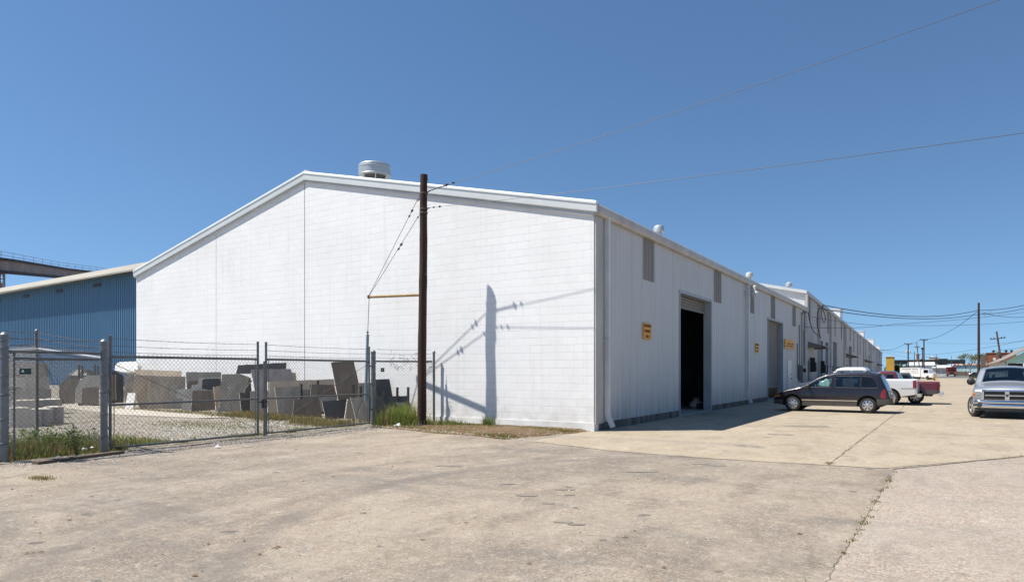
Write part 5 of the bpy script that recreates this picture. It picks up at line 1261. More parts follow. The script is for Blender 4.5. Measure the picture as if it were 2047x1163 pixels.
# ---- minivan --------------------------------------------------------------
def minivan():
    B = Body([(-.84,.50),(-.82,.66),(-.76,.74),(-.55,.83),(-.2,.945),(.36,1.075),(.62,1.22),(1.02,1.46),(1.38,1.615),(1.75,1.675),(2.6,1.70),(3.15,1.685),(3.42,1.63),(3.53,1.55),(3.74,1.10),(3.79,1.0),(3.81,.92),(3.88,.86),(3.90,.55)], .96, 1.02, .24, .27, (0,3.06), .335, plan=.84, endr=.6)
    g1, g2 = ground(1587,819), ground(1735,826); fw = (g1-g2); ang = math.radians(177.5)
    nrm = V((-math.sin(ang),math.cos(ang),0)); nrm = nrm if nrm.y > 0 else -nrm
    c = g2 + nrm*.76 + V((math.cos(ang),math.sin(ang),0))*3.06*.925
    r = thing('minivan', 'dark plum minivan with silver trim stripe parked nose to the wall', 'minivan', (c.x,c.y,.006), ang+math.pi, local=True); r.scale = (.925,.925,.955)
    VW = [[(.56,1.06),(1.62,1.065),(1.66,1.52),(1.40,1.53),(1.12,1.44),(.80,1.245)],[(1.80,1.065),(2.75,1.06),(2.78,1.545),(1.80,1.54)],[(2.80,1.06),(3.40,1.06),(3.46,1.12),(3.33,1.40),(3.20,1.52),(2.83,1.545)]]
    b = MB(); B.shell(b, .50, VW[:2], [(.50,1.36,.86)]); b.build('body', [M['p_plum'],M['cladding_lo']], r, smooth=True, angle=38, merge=True)
    gaskets(r, B, VW); cabin(r, B, .55, 1.0, .66, 0, [(1.55,(-.4,.4)),(2.55,(-.4,.4))])
    b = MB(); B.top_patch(b, .42, 1.40, .92); b.build('windscreen', M['glass_screen'], r, smooth=True)
    b = MB(); B.top_patch(b, 3.45, 3.73, .84); b.build('rear_window', M['glass_dark'], r, smooth=True)
    windows(r, B, [[(.56,1.06),(1.62,1.065),(1.66,1.52),(1.40,1.53),(1.12,1.44),(.80,1.245)],[(1.80,1.065),(2.75,1.06),(2.78,1.545),(1.80,1.54)],[(2.80,1.06),(3.40,1.06),(3.46,1.12),(3.33,1.40),(3.20,1.52),(2.83,1.545)]], ['glass_teal','glass_tint','glass_dark'])
    seams(r, B, [(.42,.30,1.0),(1.74,.30,1.6),(2.86,.62,1.0)], 0, 0)
    lampbox(r, 'trim_stripe', 'chrome', [(.40,.495),(2.66,.495),(2.66,.53),(.40,.53)], B, .016)
    lampbox(r, 'tail_light', 'red_lens', [(3.54,.66),(3.75,.64),(3.755,.98),(3.66,1.02),(3.58,.88)], B)
    lampbox(r, 'indicator', 'amber', [(-.79,.60),(-.52,.64),(-.54,.73),(-.76,.69)], B)
    lampbox(r, 'door_handle', 'p_plum', [(1.40,.89),(1.58,.89),(1.58,.94),(1.40,.94)], B, .014); lampbox(r, 'door_handle', 'p_plum', [(1.88,.89),(2.06,.89),(2.06,.94),(1.88,.94)], B, .014)
    b = MB(); b.mi = 0
    for k in range(-8,9):
        y = k*.11
        if k < 8: b.box((-.87+.10*abs(y)**2*.6,y,.30),(-.75,y+.11,.60))
    b.build('front_bumper', M['plastic'], r)
    b = MB()
    for sd in (-1,1): B.side_patch(b, [(3.42,.36),(3.89,.42),(3.89,.62),(3.40,.60)], sd, .03)
    for k in range(-8,8): y = k*.105; b.box((3.80,y,.40),(3.97-.10*(abs(y+.05)/.8)**3,y+.105,.64))
    b.build('rear_bumper', M['cladding_lo'], r, smooth=True, angle=50)
    b = MB(); b.box((3.86,-.26,.74),(3.905,.26,.86)); b.build('number_plate', M['plate'], r)
    b = MB()
    for sd in (-1,1): b.tube([(1.6,sd*.62,1.705),(1.75,sd*.62,1.765),(3.0,sd*.62,1.77),(3.15,sd*.62,1.71)], .018, 6)
    for x in (1.95,2.95): b.bar((x,-.62,1.765),(x,.62,1.765),.06,.025)
    b.build('roof_rack', M['plastic'], r)
    b = MB(); b.box((3.36,-.5,1.63),(3.58,.5,1.655)); b.build('spoiler', M['p_plum'], r)
    mirror(r, B, .72, 1.06, .9, 'plastic')
    for x in (0,3.06):
        for sd in (-1,1): wheel(r, x, sd*.83, .335, .21, sd)
    underbody(r, B)
    return r
minivan()
# ---- pickups --------------------------------------------------------------
def pickup(label, loc, head, paint_, low=None, L=(0,3.55,4.72), W=.98, hz=(.95,1.12,1.20), roof=1.86, cab=(.62,1.25,2.75,2.98), bedz=1.30, wr=.39, grp='pickup trucks', style=0, spk=5, front=False, belt=None, tl=.17):
    f, ax, x1 = -1.0, L[1], L[2]; belt = belt or bedz-.06
    top = [(f,.62),(f+.02,hz[0]),(f+.14,hz[1]-.06),(f+.5,hz[1]),(cab[0]-.05,hz[2]),(cab[0]+.02,hz[2]+.02),(cab[1],roof-.08),(cab[1]+.28,roof),(cab[2]-.25,roof),(cab[2]-.02,roof-.06),(cab[3]-.02,bedz+.0),(x1,bedz)]
    B = Body(top, W, belt, .26, .40, (0,ax), wr, plan=.93 if not front else .90, bed=(cab[3]+.01,x1-.05,bedz,.82), crown=.04 if not front else .085, shoulder=.07 if not front else .12, endr=.3 if not front else .5, arch=.10)
    r = thing('pickup_truck', label, 'pickup truck', loc, head, grp, local=True)
    bz = bedz+.02; rt = roof-.16; m_ = (cab[1]+cab[2])/2
    PW = [[(cab[0]+.22,bz),(m_-.05,bz),(m_-.05,rt),(cab[1]+.10,rt)],[(m_+.05,bz),(cab[2]-.08,bz),(cab[2]-.16,rt),(m_+.05,rt)]]
    b = MB(); B.shell(b, low, PW, [(cab[0]+.06,cab[1]+.02,.86),(cab[2]+.04,cab[3]-.06,.78)]); gaskets(r, B, PW); cabin(r, B, cab[0]+.15, hz[2]+.03, hz[2]-.42, 0, [(cab[1]+.55,(-.45,.45))]); b.build('body', [M[paint_],M['cladding_lo' if low else paint_]], r, smooth=True, angle=38, merge=True)
    b = MB(); B.top_patch(b, cab[0]+.04, cab[1]+.06, .90); b.build('windscreen', M['glass_screen'], r, smooth=True)
    b = MB(); B.top_patch(b, cab[2]+.03, cab[3]-.04, .80, n=4); b.build('rear_window', M['glass_tint'], r, smooth=True)
    bz = bedz+.02; 
    windows(r, B, PW, ['glass_tint','glass_tint'])
    seams(r, B, [(cab[0]+.1,.45,bedz),(m_,.45,roof-.15),(cab[2]-.02,.45,bedz),(cab[3],.45,bedz-.01)], 0, 0)
    lampbox(r, 'tail_light', 'red_lens', [(x1-tl,bedz-.44),(x1-.02,bedz-.44),(x1-.02,bedz-.06),(x1-tl,bedz-.06)], B, .014)
    lampbox(r, 'door_handle', 'chrome', [(m_-.3,bedz-.12),(m_-.1,bedz-.12),(m_-.1,bedz-.07),(m_-.3,bedz-.07)], B, .02)
    b = MB(); b.box((x1,-W+.10,.62),(x1+.035,W-.10,bedz-.01)); t = b.build('tailgate', M[paint_], r)
    b = MB(); b.box((x1+.037,-.12,bedz-.25),(x1+.05,.12,bedz-.16)); b.build('handle', M['black'], t)
    b = MB(); b.box((x1-.02,-W+.04,.50),(x1+.20,W-.04,.60)); b.box((x1-.02,-.28,.42),(x1+.16,.28,.499)); b.build('rear_bumper', M['chrome'], r)
    b = MB(); b.box((x1+.202,-.16,.51),(x1+.21,.16,.59)); b.build('number_plate', M['plate'], r)
    if not front: mirror(r, B, cab[0]+.30, bedz+.03, 1.25, 'plastic')
    for x in (0,ax):
        for sd in (-1,1): wheel(r, x, sd*(W-(.06 if front and x == 0 else .15)), wr, .28, sd, spk, .66, 1, math.radians(24) if front and x == 0 else 0)
    underbody(r, B, .42)
    if not front: r.scale = (.96,.96,.98)
    return r, B
g = ground(1793,809.7); a_ = math.radians(-6)
def nose_in(x, y, rear_axle, dev): return (x-rear_axle*math.cos(dev), y-rear_axle*math.sin(dev), .006)
dv = math.radians(-1.5)
rt_, _ = pickup('pale silver crew cab pickup parked nose in between the plum minivan and the maroon pickup', nose_in(g.x-.14, g.y+.8, 3.5, dv), dv, 'p_white', L=(0,3.5,4.70), roof=1.90, cab=(.35,1.0,2.42,2.62), bedz=1.31, W=1.0)
g = ground(1828,807.2)
lampbox(rt_, 'trim_stripe', 'galv_bright', [(3.98,.84),(4.66,.84),(4.66,.875),(3.98,.875)], _, .012)
rt2, _ = pickup('maroon over grey pickup with its bed behind the silver pickup', nose_in(g.x+.17, g.y+.75, 2.95, dv), dv, 'p_maroon', low=.74, L=(0,2.95,4.02), W=.87, hz=(.85,.98,1.06), roof=1.70, cab=(.5,1.05,2.08,2.24), bedz=1.16, wr=.35, spk=6, tl=.07)
# silver pickup facing the camera
fy = 29.35
ram, RB = pickup('silver full size pickup facing the camera at the right edge', (2.12+.083,fy+1.06,.006), math.pi/2-math.radians(4.5), 'p_silver', L=(0,3.56,4.8), W=1.01, hz=(.95,1.10,1.21), roof=1.81, cab=(.50,1.22,2.75,2.95), bedz=1.26, wr=.39, front=True)
# details of its front (local frame: nose at x = -1)
def fr(b, y0, y1, z0, z1, x0, x1): b.box((x0,y0,z0),(x1,y1,z1))
def curve_x(y): return -1.0-.075*(1-(y/1.0)**2)          # nose bows forward in the middle
def arcbar(b, y0, y1, z0, z1, d0, d1, n=14):
    """a bar across the nose following its bow"""
    z0 -= .13; z1 -= .13
    for k in range(n):
        a, c = y0+(y1-y0)*k/n, y0+(y1-y0)*(k+1)/n; xa, xc = curve_x(a), curve_x(c)
        i = b.p((xa-d1,a,z0),(xc-d1,c,z0),(xc-d1,c,z1),(xa-d1,a,z1),(xa-d0,a,z0),(xc-d0,c,z0),(xc-d0,c,z1),(xa-d0,a,z1))
        for q in ((0,1,2,3),(4,7,6,5),(0,4,5,1),(3,2,6,7),(0,3,7,4),(1,5,6,2)): b.idx(*[i+t for t in q])
def arcsurf(b, prof, half=1.0, n=20):
    ids = []
    for k in range(n+1):
        y = -half+2*half*k/n; x = curve_x(y); e = max(0,(abs(y)-half+.12)/.12); ids.append(b.p(*[(x-d*(1-.6*e*e)+.10*e*e,y,z-.13) for z,d in prof]))
    for i,j in zip(ids,ids[1:]):
        for k in range(len(prof)-1): b.idx(i+k,i+k+1,j+k+1,j+k)
b = MB(); arcbar(b,-.99,.99,.62,1.05,-.10,.0); b.build('nose_panel', M['p_silver'], ram, smooth=True, angle=40)
b = MB(); arcbar(b,-.70,.70,.80,1.12,0,.012); gr = b.build('grille', M['black'], ram)
for z in (.845,.885,1.0,1.04): b = MB(); arcbar(b,-.64,.64,z,z+.012,.012,.026); b.build('grille_bar', M['plastic'], gr)
b = MB(); arcsurf(b,[(1.15,-.03),(1.155,.02),(1.14,.06),(1.115,.068),(1.095,.05),(1.09,0)],.74); arcbar(b,-.66,.66,.775,.805,0,.05); arcbar(b,-.64,.64,.935,.970,.012,.05); arcbar(b,-.062,.062,.805,1.10,.012,.055,3)
for sd in (-1,1): arcbar(b,sd*.74,sd*.67,.80,1.10,0,.05,2)
b.build('grille_surround', M['chrome'], gr, smooth=True, angle=40)
b = MB(); c = (curve_x(0)-.057,0,.825); i, j, n = b.prism([(c[0],-.045,.87),(c[0],.045,.87),(c[0],.05,.83),(c[0],0,.76),(c[0],-.05,.83)], (-.012,0,0)); b.prism_sides(i,j,n); b.build('emblem', M['plastic'], gr)
for sd in (-1,1):
    b = MB(); arcbar(b,sd*.77,sd*.985,.865,1.10,-.02,.025,6); h = b.build('headlight', M['lamp_clear'], ram, smooth=True)
    for y, rr, m in ((.845,.062,'chrome'),(.945,.05,'amber')):
        b = MB(); b.lathe([(rr,-.0),(rr*.8,-.012),(0,-.004)], (curve_x(y)-.027,sd*y,.855), 16, 'x'); b.build('reflector', M[m], h)
b = MB(); arcsurf(b, [(.79,-.05),(.795,.02),(.785,.07),(.75,.105),(.71,.118),(.685,.112),(.665,.085),(.655,.085),(.63,.115),(.59,.13),(.55,.122),(.515,.10),(.50,.06),(.50,-.05)], 1.0); b.build('front_bumper', M['chrome'], ram, smooth=True, angle=60)
b = MB(); arcbar(b,-.72,.72,.645,.675,.088,.100); b.build('air_intake', M['black'], ram)
b = MB(); arcbar(b,-.92,.92,.40,.50,-.05,.06); b.build('air_dam', M['plastic'], ram)
for sd in (-1,1): b = MB(); b.lathe([(.085,-.0),(.08,-.015),(.055,-.02),(0,-.012)], (curve_x(.80)-.128,sd*.80,.475), 18, 'x'); b.build('fog_light', M['plastic'], ram)
b = MB(); b.box((.50,-.75,1.235),(.56,.75,1.25)); b.build('wiper', M['black'], ram)
for sd in (-1,1):
    b = MB(); b.bar((.75,sd*.96,1.26),(.72,sd*1.08,1.26),.07,.05); c = (.70,sd*1.13,1.29)
    b.lathe([(.06,-.11),(.125,-.07),(.14,0),(.14,.05),(0,.055)], c, 14, 'x'); b.build('tow_mirror', M['black'], ram, smooth=True)
b = MB()
for sd in (-1,1): RB.side_patch(b, [(-.9,.74),(-.72,.74),(-.72,.87),(-.9,.87)], sd, .01)
b.build('indicator', M['amber'], ram)
# hood crease lines
# ---- farther cars ---------------------------------------------------------
def simple_car(name, label, cat, loc, head, top, paint_, W, belt, polys, ws, rs, wheels=(0,2.7), wr=.33, plates=True, grp=None):
    B = Body(top, W, belt, .26, .28, wheels, wr, plan=.88, endr=.5); r = thing(name, label, cat, loc, head, grp, local=True)
    b = MB(); B.shell(b); b.build('body', [M[paint_],M[paint_]], r, smooth=True, angle=38, merge=True)
    b = MB(); B.top_patch(b, *ws, .90); b.build('windscreen', M['glass_dark'], r, smooth=True)
    b = MB(); B.top_patch(b, *rs, .85); b.build('rear_window', M['glass_dark'], r, smooth=True)
    windows(r, B, polys, ['glass_dark']*len(polys)); x1 = B.x1
    lampbox(r, 'tail_light', 'red_lens', [(x1-.3,belt-.25),(x1-.06,belt-.25),(x1-.06,belt-.03),(x1-.3,belt-.03)], B); lampbox(r, 'headlight', 'lamp_clear', [(B.x0+.06,.62),(B.x0+.4,.66),(B.x0+.4,.76),(B.x0+.08,.72)], B)
    for x in wheels:
        for sd in (-1,1): wheel(r, x, sd*(W-.12), wr, .2, sd)
    mirror(r, B, ws[0]+.3, belt+.04, .9); underbody(r, B)
    return r
suv_top = [(-.85,.5),(-.83,.8),(-.7,.92),(.35,1.05),(.5,1.1),(1.1,1.60),(1.4,1.68),(3.0,1.70),(3.3,1.66),(3.6,1.1),(3.68,.95),(3.7,.5)]
sedan_top = [(-.85,.45),(-.83,.66),(-.7,.76),(.25,.90),(.45,.95),(1.15,1.36),(1.5,1.43),(2.2,1.42),(2.5,1.36),(3.05,1.02),(3.6,.98),(3.68,.9),(3.7,.45)]
suv_w = [[(.72,1.12),(1.9,1.12),(1.9,1.54),(1.35,1.54)],[(1.98,1.12),(2.75,1.12),(2.75,1.55),(1.98,1.55)],[(2.83,1.12),(3.42,1.12),(3.2,1.54),(2.83,1.55)]]
sed_w = [[(.72,.98),(1.7,.98),(1.7,1.33),(1.3,1.32)],[(1.78,.98),(2.75,1.0),(2.4,1.31),(1.78,1.34)]]
p = atd(1818,742,47); c1_ = simple_car('estate_car', 'black sport utility car beyond the maroon pickup', 'car', (p.x-3.7,p.y,.006), -.06, suv_top, 'p_black', .93, 1.06, suv_w, (.55,1.25), (3.32,3.58))
c1_.scale = (.93,.95,.92)
p = atd(1836,744,56); c2_ = simple_car('sedan', 'dark car with red tail lights parked just beyond the black sport utility car', 'car', (p.x-3.7,p.y,.006), -.05, suv_top, 'p_black', .9, 1.06, suv_w, (.55,1.25), (3.32,3.58))
c2_.scale = (.93,.95,.88)
p = atd(1939,749,235); simple_car('sedan', 'tiny white car far off near the pale blue shed', 'car', (p.x,p.y,.02), math.pi/2+.25, sedan_top, 'p_trkwhite', 1.0, .92, sed_w, (.5,1.25), (2.5,3.0))
p = atd(1966,757,130); simple_car('sedan', 'dark blue car half hidden behind the mirror of the silver pickup', 'car', (p.x,p.y,.006), math.pi/2+.4, sedan_top, 'p_black', .9, .92, sed_w, (.5,1.25), (2.5,3.0))
# ---- white box truck (box body with lettering rows) -----------------------
t = 128.; q0, q1, q2 = atd(1799,756,t*1.02), atd(1840,756,t), atd(1853,756,t*1.03)
tr = thing('box_truck', 'white box truck with dark lettering rows parked sideways far down the yard', 'truck', (q1.x,q1.y,0))
zt_ = 2.32; zl = .52
b = MB(); e1 = V((q0.x,q0.y,0)); e2 = V((q1.x,q1.y,0)); dd = (e1-e2).normalized(); nn = V((dd.y,-dd.x,0)); nn = nn if nn.y > 0 else -nn; Lb = (e1-e2).length; Wb = 2.3
def tp(s, w, z): v = e2+dd*s+nn*w; return (v.x,v.y,z)
def tbox(b, s0, s1, w0, w1, z0, z1): i, j, n = b.prism([tp(s0,w0,z0),tp(s1,w0,z0),tp(s1,w1,z0),tp(s0,w1,z0)], (0,0,z1-z0)); b.prism_sides(i,j,n)
tbox(b,0,Lb,0,Wb,zl,zt_); b.build('cargo_box', M['p_trkwhite'], tr)
b = MB(); tbox(b,-.02,Lb+.02,-.02,Wb+.02,zt_+.003,zt_+.05); tbox(b,.02,Lb,-.025,-.004,zl,zl+.07); b.build('trim', M['galv'], tr)
b = MB()
tbox(b,-1.35,-.06,.05,Wb-.05,zl-.05,2.05); 
i, j, n = b.prism([tp(-1.35,.05,zl-.05),tp(-2.1,.05,zl-.05),tp(-2.1,.05,1.2),tp(-1.35,.05,1.3)], nn*(Wb-.1)); b.prism_sides(i,j,n); b.build('cab', M['p_trkwhite'], tr)
b = MB(); tbox(b,-1.25,-.5,.03,.045,1.3,1.9); b.build('side_window', M['glass_dark'], tr)
b = MB(); 
for (z, h, k) in ((2.02,.14,14),(1.60,.08,12),(1.32,.06,9)):
    for x in range(k):
        if RN.random() < .8: s0 = Lb*(.12+.8*x/k); tbox(b,s0,s0+Lb*.8/k*U(.5,.85),-.012,-.004,z-h/2,z+h/2)
for (z, h) in ((1.95,.07),(1.2,.09)):
    for x in range(4): tbox(b,-.03+x*-.28-.1,-.03+x*-.28-.28,.03,.045,z-.02,z+.03) if False else None
b.build('lettering', M['sign_text'], tr)
for s in (-1.3,1.0,1.9):
    b = MB(); b.M = None; c = e2+dd*s
    for w in (.15,Wb-.15): v = c+nn*w; b.lathe([(.18,-.12),(.40,-.11),(.42,0),(.40,.11),(.18,.12)], (v.x,v.y,.42), 16, 'y')
    b.build('wheel', M['tyre'], tr)
b = MB(); tbox(b,-.9,Lb-.1,.3,Wb-.3,.35,zl-.004); tbox(b,-.5,.7,.05,.4,.3,.51); b.build('chassis', M['black'], tr)
# ---- red dump truck facing the camera -------------------------------------
p = atd(1902,741,205); d = thing('dump_truck', 'red dump truck facing down the grey road far away', 'truck', (p.x,p.y,0))
x, y = p.x, p.y
b = MB(); b.box((x-1.15,y,1.0),(x+1.15,y+2.0,2.35)); b.box((x-1.1,y-.9,.85),(x+1.1,y,1.55)); b.build('cab', M['p_red'], d)
b = MB(); b.face((x-1.2,y+2.2,1.2),(x+1.2,y+2.2,1.2),(x+1.35,y+2.0,2.75),(x-1.35,y+2.0,2.75)); b.box((x-1.35,y+2.1,1.2),(x-1.25,y+6.5,2.7)); b.box((x+1.25,y+2.1,1.2),(x+1.35,y+6.5,2.7)); b.box((x-1.3,y+2.1,1.1),(x+1.3,y+6.5,1.2)); b.box((x-1.35,y+1.2,2.70),(x+1.35,y+2.1,2.82)); b.build('tipper_body', M['p_red'], d)
b = MB(); b.box((x-1.0,y-.012,1.62),(x+1.0,y-.002,2.22)); b.build('windscreen', M['glass_dark'], d)
b = MB(); b.box((x-.6,y-.93,.95),(x+.6,y-.902,1.45)); b.build('grille', M['black'], d)
b = MB(); b.box((x-1.2,y-1.0,.5),(x+1.2,y-.85,.85)); b.build('front_bumper', M['plastic'], d)
for sx in (-.95,.95):
    b = MB(); b.lathe([(.2,-.15),(.5,-.14),(.52,0),(.5,.14),(.2,.15)], (x+sx,y,.52), 16, 'x'); b.build('wheel', M['tyre'], d)
    b = MB(); b.box((x+sx-.12,y-.92,.95),(x+sx+.12,y-.902,1.15)); b.build('headlight', M['lamp_clear'], d)
for sx in (-.95,.95): b = MB(); b.lathe([(.2,-.25),(.5,-.24),(.52,0),(.5,.24),(.2,.25)], (x+sx,y+5,.52), 16, 'x'); b.build('wheel', M['tyre'], d)
# ============================================================= FAR BUILDINGS, POLES, WIRES, TREE
def house(name, label, cat, pL, pR, depth, zt, m, roofm=None, rise=0., ov=.3, roof_dir='front', dirv=None):
    """box building: front wall from pL to pR (ground points), going back by depth"""
    a, c = V((pL.x,pL.y,0)), V((pR.x,pR.y,0)); mid = (a+c)/2; n = mid.normalized(); d = V((n.y,-n.x,0)); hwid = abs((c-a).dot(d))/2; a, c = mid-d*hwid, mid+d*hwid
    t = thing(name, label, cat, tuple(a)); b = MB(); i, j, k = b.prism([a,c,c+n*depth,a+n*depth], (0,0,zt)); b.prism_sides(i,j,k); b.build('wall', M[m], t)
    if roofm:
        b = MB(); q = [a-d*ov-n*ov, c+d*ov-n*ov, c+d*ov+n*(depth+ov), a-d*ov+n*(depth+ov)]; z = zt+.01
        if rise:
            if roof_dir == 'front': pr = [q[0]+V((0,0,z)),q[1]+V((0,0,z)),(q[1]+q[2])/2+V((0,0,z+rise)),(q[0]+q[3])/2+V((0,0,z+rise)),q[2]+V((0,0,z)),q[3]+V((0,0,z))]; b.face(pr[0],pr[1],pr[2],pr[3]); b.face(pr[3],pr[2],pr[4],pr[5]); b.face(pr[0],pr[3],pr[5]); b.face(pr[1],pr[4],pr[2])
            else: pr = [v+V((0,0,z)) for v in q]; m0 = (q[0]+q[1])/2+V((0,0,z+rise)); m1 = (q[2]+q[3])/2+V((0,0,z+rise)); b.face(pr[0],m0,m1,pr[3]); b.face(m0,pr[1],pr[2],m1); b.face(pr[0],pr[1],m0); b.face(pr[3],m1,pr[2])
        else: i, j, k = b.prism([v+V((0,0,z)) for v in q], (0,0,.25)); b.prism_sides(i,j,k)
        b.build('roof', M[roofm], t)
    return t, a, c, d, n
yt, a, c, d, n = house('yellow_shed', 'tall ochre yellow shed at the end of the long warehouse', 'shed', atd(1771,741,255), atd(1787,741,255), 30, 7.0, 'yellow', 'trim', .0, .25)
b = MB(); e = c+n*.02+d*.01; f = c+n*30; i, j, k = b.prism([e,f,f+V((0,0,5.4)),e+V((0,0,6.9))], d*.2); b.prism_sides(i,j,k); b.build('side_wall', M['galv_dark'], yt)
ws, a, c, d, n = house('white_shed', 'long white shed behind the white box truck', 'shed', atd(1815,741,230), atd(1866,741,240), 20, 3.6, 'white_wall', 'roof', 1.3, .4)
for f in (.15,.4,.62,.86): b = MB(); q = a.lerp(c,f); i,j,k = b.prism([q-n*.02,q+d*1.1-n*.02,q+d*1.1-n*.02+V((0,0,2.2)),q-n*.02+V((0,0,2.2))], -n*.06); b.prism_sides(i,j,k); b.build('door', M['jamb'], ws)
gs, a, c, d, n = house('grey_shed', 'low grey white shed with two pale doors beside the red dump truck', 'shed', atd(1866.5,741,225), atd(1897,741,235), 12, 2.7, 'white_wall', 'roof', 1.0, .6)
for f in (.12,.5,.78): b = MB(); q = a.lerp(c,f); i,j,k = b.prism([q-n*.02,q+d*1.3-n*.02,q+d*1.3-n*.02+V((0,0,1.9)),q-n*.02+V((0,0,1.9))], -n*.06); b.prism_sides(i,j,k); b.build('door', M['jamb'], gs)
b = MB(); i,j,k = b.prism([a-n*.61+V((0,0,2.35)),c-n*.61+V((0,0,2.35)),c-n*.61+V((0,0,2.7)),a-n*.61+V((0,0,2.7))], -n*.05); b.prism_sides(i,j,k); b.build('eave_board', M['galv_dark'], gs)
pb, a, c, d, n = house('pale_blue_shed', 'long pale blue shed with a patchy rust edged roof', 'shed', atd(1907,741,250), atd(1976,741,225), 26, 3.55, 'paleblue', 'roof', .75, .4)
b = MB(); Lq = (c-a).length
for k_ in range(34):
    b.mi = RN.choice([0,1,0,2]); s0 = a+d*(Lq*k_/34)-n*.45; s1 = a+d*(Lq*(k_+1)/34)-n*.45; i,j,k = b.prism([s0+V((0,0,3.6)),s1+V((0,0,3.6)),s1+n*.9+V((0,0,4.05)),s0+n*.9+V((0,0,4.05))], V((0,0,.12))); b.prism_sides(i,j,k)
b.build('roof_edge', [M['rust'],M['roof_tan'],M['brick']], pb)
b = MB()
for k_ in range(9): s0 = a+d*(Lq*k_/9); i,j,k = b.prism([s0-n*.02,s0+d*.25-n*.02,s0+d*.25-n*.02+V((0,0,3.5)),s0-n*.02+V((0,0,3.5))], -n*.05); b.prism_sides(i,j,k)
b.build('batten', M['mint'], pb)
rb, a, c, d, n = house('rusty_warehouse', 'tall rust red corrugated warehouse behind the mint shed', 'warehouse', atd(1972,741,170), atd(2032,741,165), 30, 6.0, 'rust', 'rust', .0, .15)
b = MB(); q = a.lerp(c,.22); i,j,k = b.prism([q-n*.02+V((0,0,4.3)),q+d*.6-n*.02+V((0,0,4.3)),q+d*.6-n*.02+V((0,0,4.95)),q-n*.02+V((0,0,4.95))], -n*.04); b.prism_sides(i,j,k); b.build('wall_vent', M['grn_light'], rb)
for f in (.24,.66,.84): b = MB(); q = a.lerp(c,f)+n*1; b.lathe([(.2,0),(.2,.35),(.36,.38),(.33,.6),(0,.7)], (q.x,q.y,6.2), 12); b.build('roof_vent', M['black'], rb)
b = MB(); i,j,k = b.prism([a-n*.1-d*1.2,a-n*.1-d*.1,a-n*.1-d*.1+V((0,0,5.8)),a-n*.1-d*1.2+V((0,0,5.2))], n*.3); b.prism_sides(i,j,k); b.build('end_wall', M['pole_grey'], rb)
# mint shed with a gable to the street
A_ = V((6.45,92.6,0)); B_ = V((7.7,140.5,0)); dm = (B_-A_).normalized(); wm = V((dm.y,-dm.x,0)); wm = wm if wm.x > 0 else -wm; Wm, ez, rise = 15.,2.75,4.3
ms = thing('mint_shed', 'mint green gabled shed with dark open bays behind the silver pickup', 'shed', tuple(A_))
b = MB(); i,j,k = b.prism([A_+V((0,0,0)),A_+V((0,0,ez)),A_+wm*Wm/2+V((0,0,ez+rise)),A_+wm*Wm+V((0,0,ez)),A_+wm*Wm][::1], dm*.2); 
b.v = []; b.f = []; b.m = []
i,j,k = b.prism([A_+V((0,0,2.55)),A_+V((0,0,ez)),A_+wm*Wm/2+V((0,0,ez+rise)),A_+wm*Wm+V((0,0,ez)),A_+wm*Wm+V((0,0,2.55))], dm*.2); b.prism_sides(i,j,k); b.build('gable', M['mint'], ms)
b = MB(); i,j,k = b.prism([A_,B_,B_+V((0,0,ez)),A_+V((0,0,ez))], wm*.2); b.prism_sides(i,j,k); b.build('side_wall', M['white_wall'], ms)
b = MB(); i,j,k = b.prism([A_+dm*3+wm*.25,A_+dm*3+wm*Wm,A_+dm*3+wm*Wm+V((0,0,2.55)),A_+dm*3+wm*.25+V((0,0,2.55))], dm*.2); b.prism_sides(i,j,k); b.build('back_partition', M['inner'], ms)
for k_ in range(8): q = A_+wm*(.05+k_*1.6); b = MB(); i,j,k = b.prism([q,q+wm*.25,q+wm*.25+dm*.25,q+dm*.25], (0,0,2.55)); b.prism_sides(i,j,k); b.build('post', M['white_wall'], ms)
for k_ in range(1,7,2): q = A_+wm*(.35+k_*1.6)+dm*.3; b = MB(); i,j,k = b.prism([q,q+wm*1.25,q+wm*1.25+V((0,0,2.2)),q+V((0,0,2.2))], dm*.08); b.prism_sides(i,j,k); b.build('bay_door', M['shutter'], ms)
b = MB()
for s0, s1 in ((-.5,Wm/2),(Wm+.5,Wm/2)):
    z0, z1 = ez-.25*.57+.05, ez+rise+.05; p, q = A_-dm*.4+wm*s0, A_-dm*.4+wm*s1; i,j,k = b.prism([p+V((0,0,z0)),q+V((0,0,z1)),q+dm*49+V((0,0,z1)),p+dm*49+V((0,0,z0))], V((0,0,.1))); b.prism_sides(i,j,k)
b.build('roof', M['shed_roof'], ms)
# far railway bridge behind everything
fb = thing('railway_bridge', 'long dark railway bridge crossing the far background', 'bridge', tuple(atd(1790,741,400)))
p, q = atd(1780,741,400), atd(1925,741,420); b = MB(); b.bar((p.x,p.y,6.8),(q.x,q.y,7.4),3,2.6); b.build('girder', M['bridge_green'], fb)
b = MB()
for k_ in range(14):
    f = k_/14; g0 = p.lerp(q,f); g1 = p.lerp(q,f+1/14)
    b.bar((g0.x,g0.y,0),(g0.x,g0.y,5.6),.5,.5)
    if k_ < 5: b.bar((g0.x,g0.y,.8),(g1.x,g1.y,5.4),.35,.35); b.bar((g1.x,g1.y,.8),(g0.x,g0.y,5.4),.35,.35)
b.build('trestle', M['bridge_green'], fb)
for pa, pb_, z0, z1, dd, m, lab in ((1832,1838,6,11.0,380,'brick','narrow red brick tower rising over the far bridge'),(1857,1876,8,10.2,430,'roof_tan','tan flat roofed block above the far bridge'),(1876,1894,8,9.3,435,'bridge_green','dark green block at the right end of the far bridge'),(1905,1930,0,3.2,330,'brick','low dark red shed behind the pale blue shed')):
    t, a, c, d, n = house('distant_block', lab, 'building', atd(pa,741,dd), atd(pb_,741,dd), 12, z1, m, 'trim_tan' if m != 'bridge_green' else 'bridge_green', 0, .2, roof_dir='front')
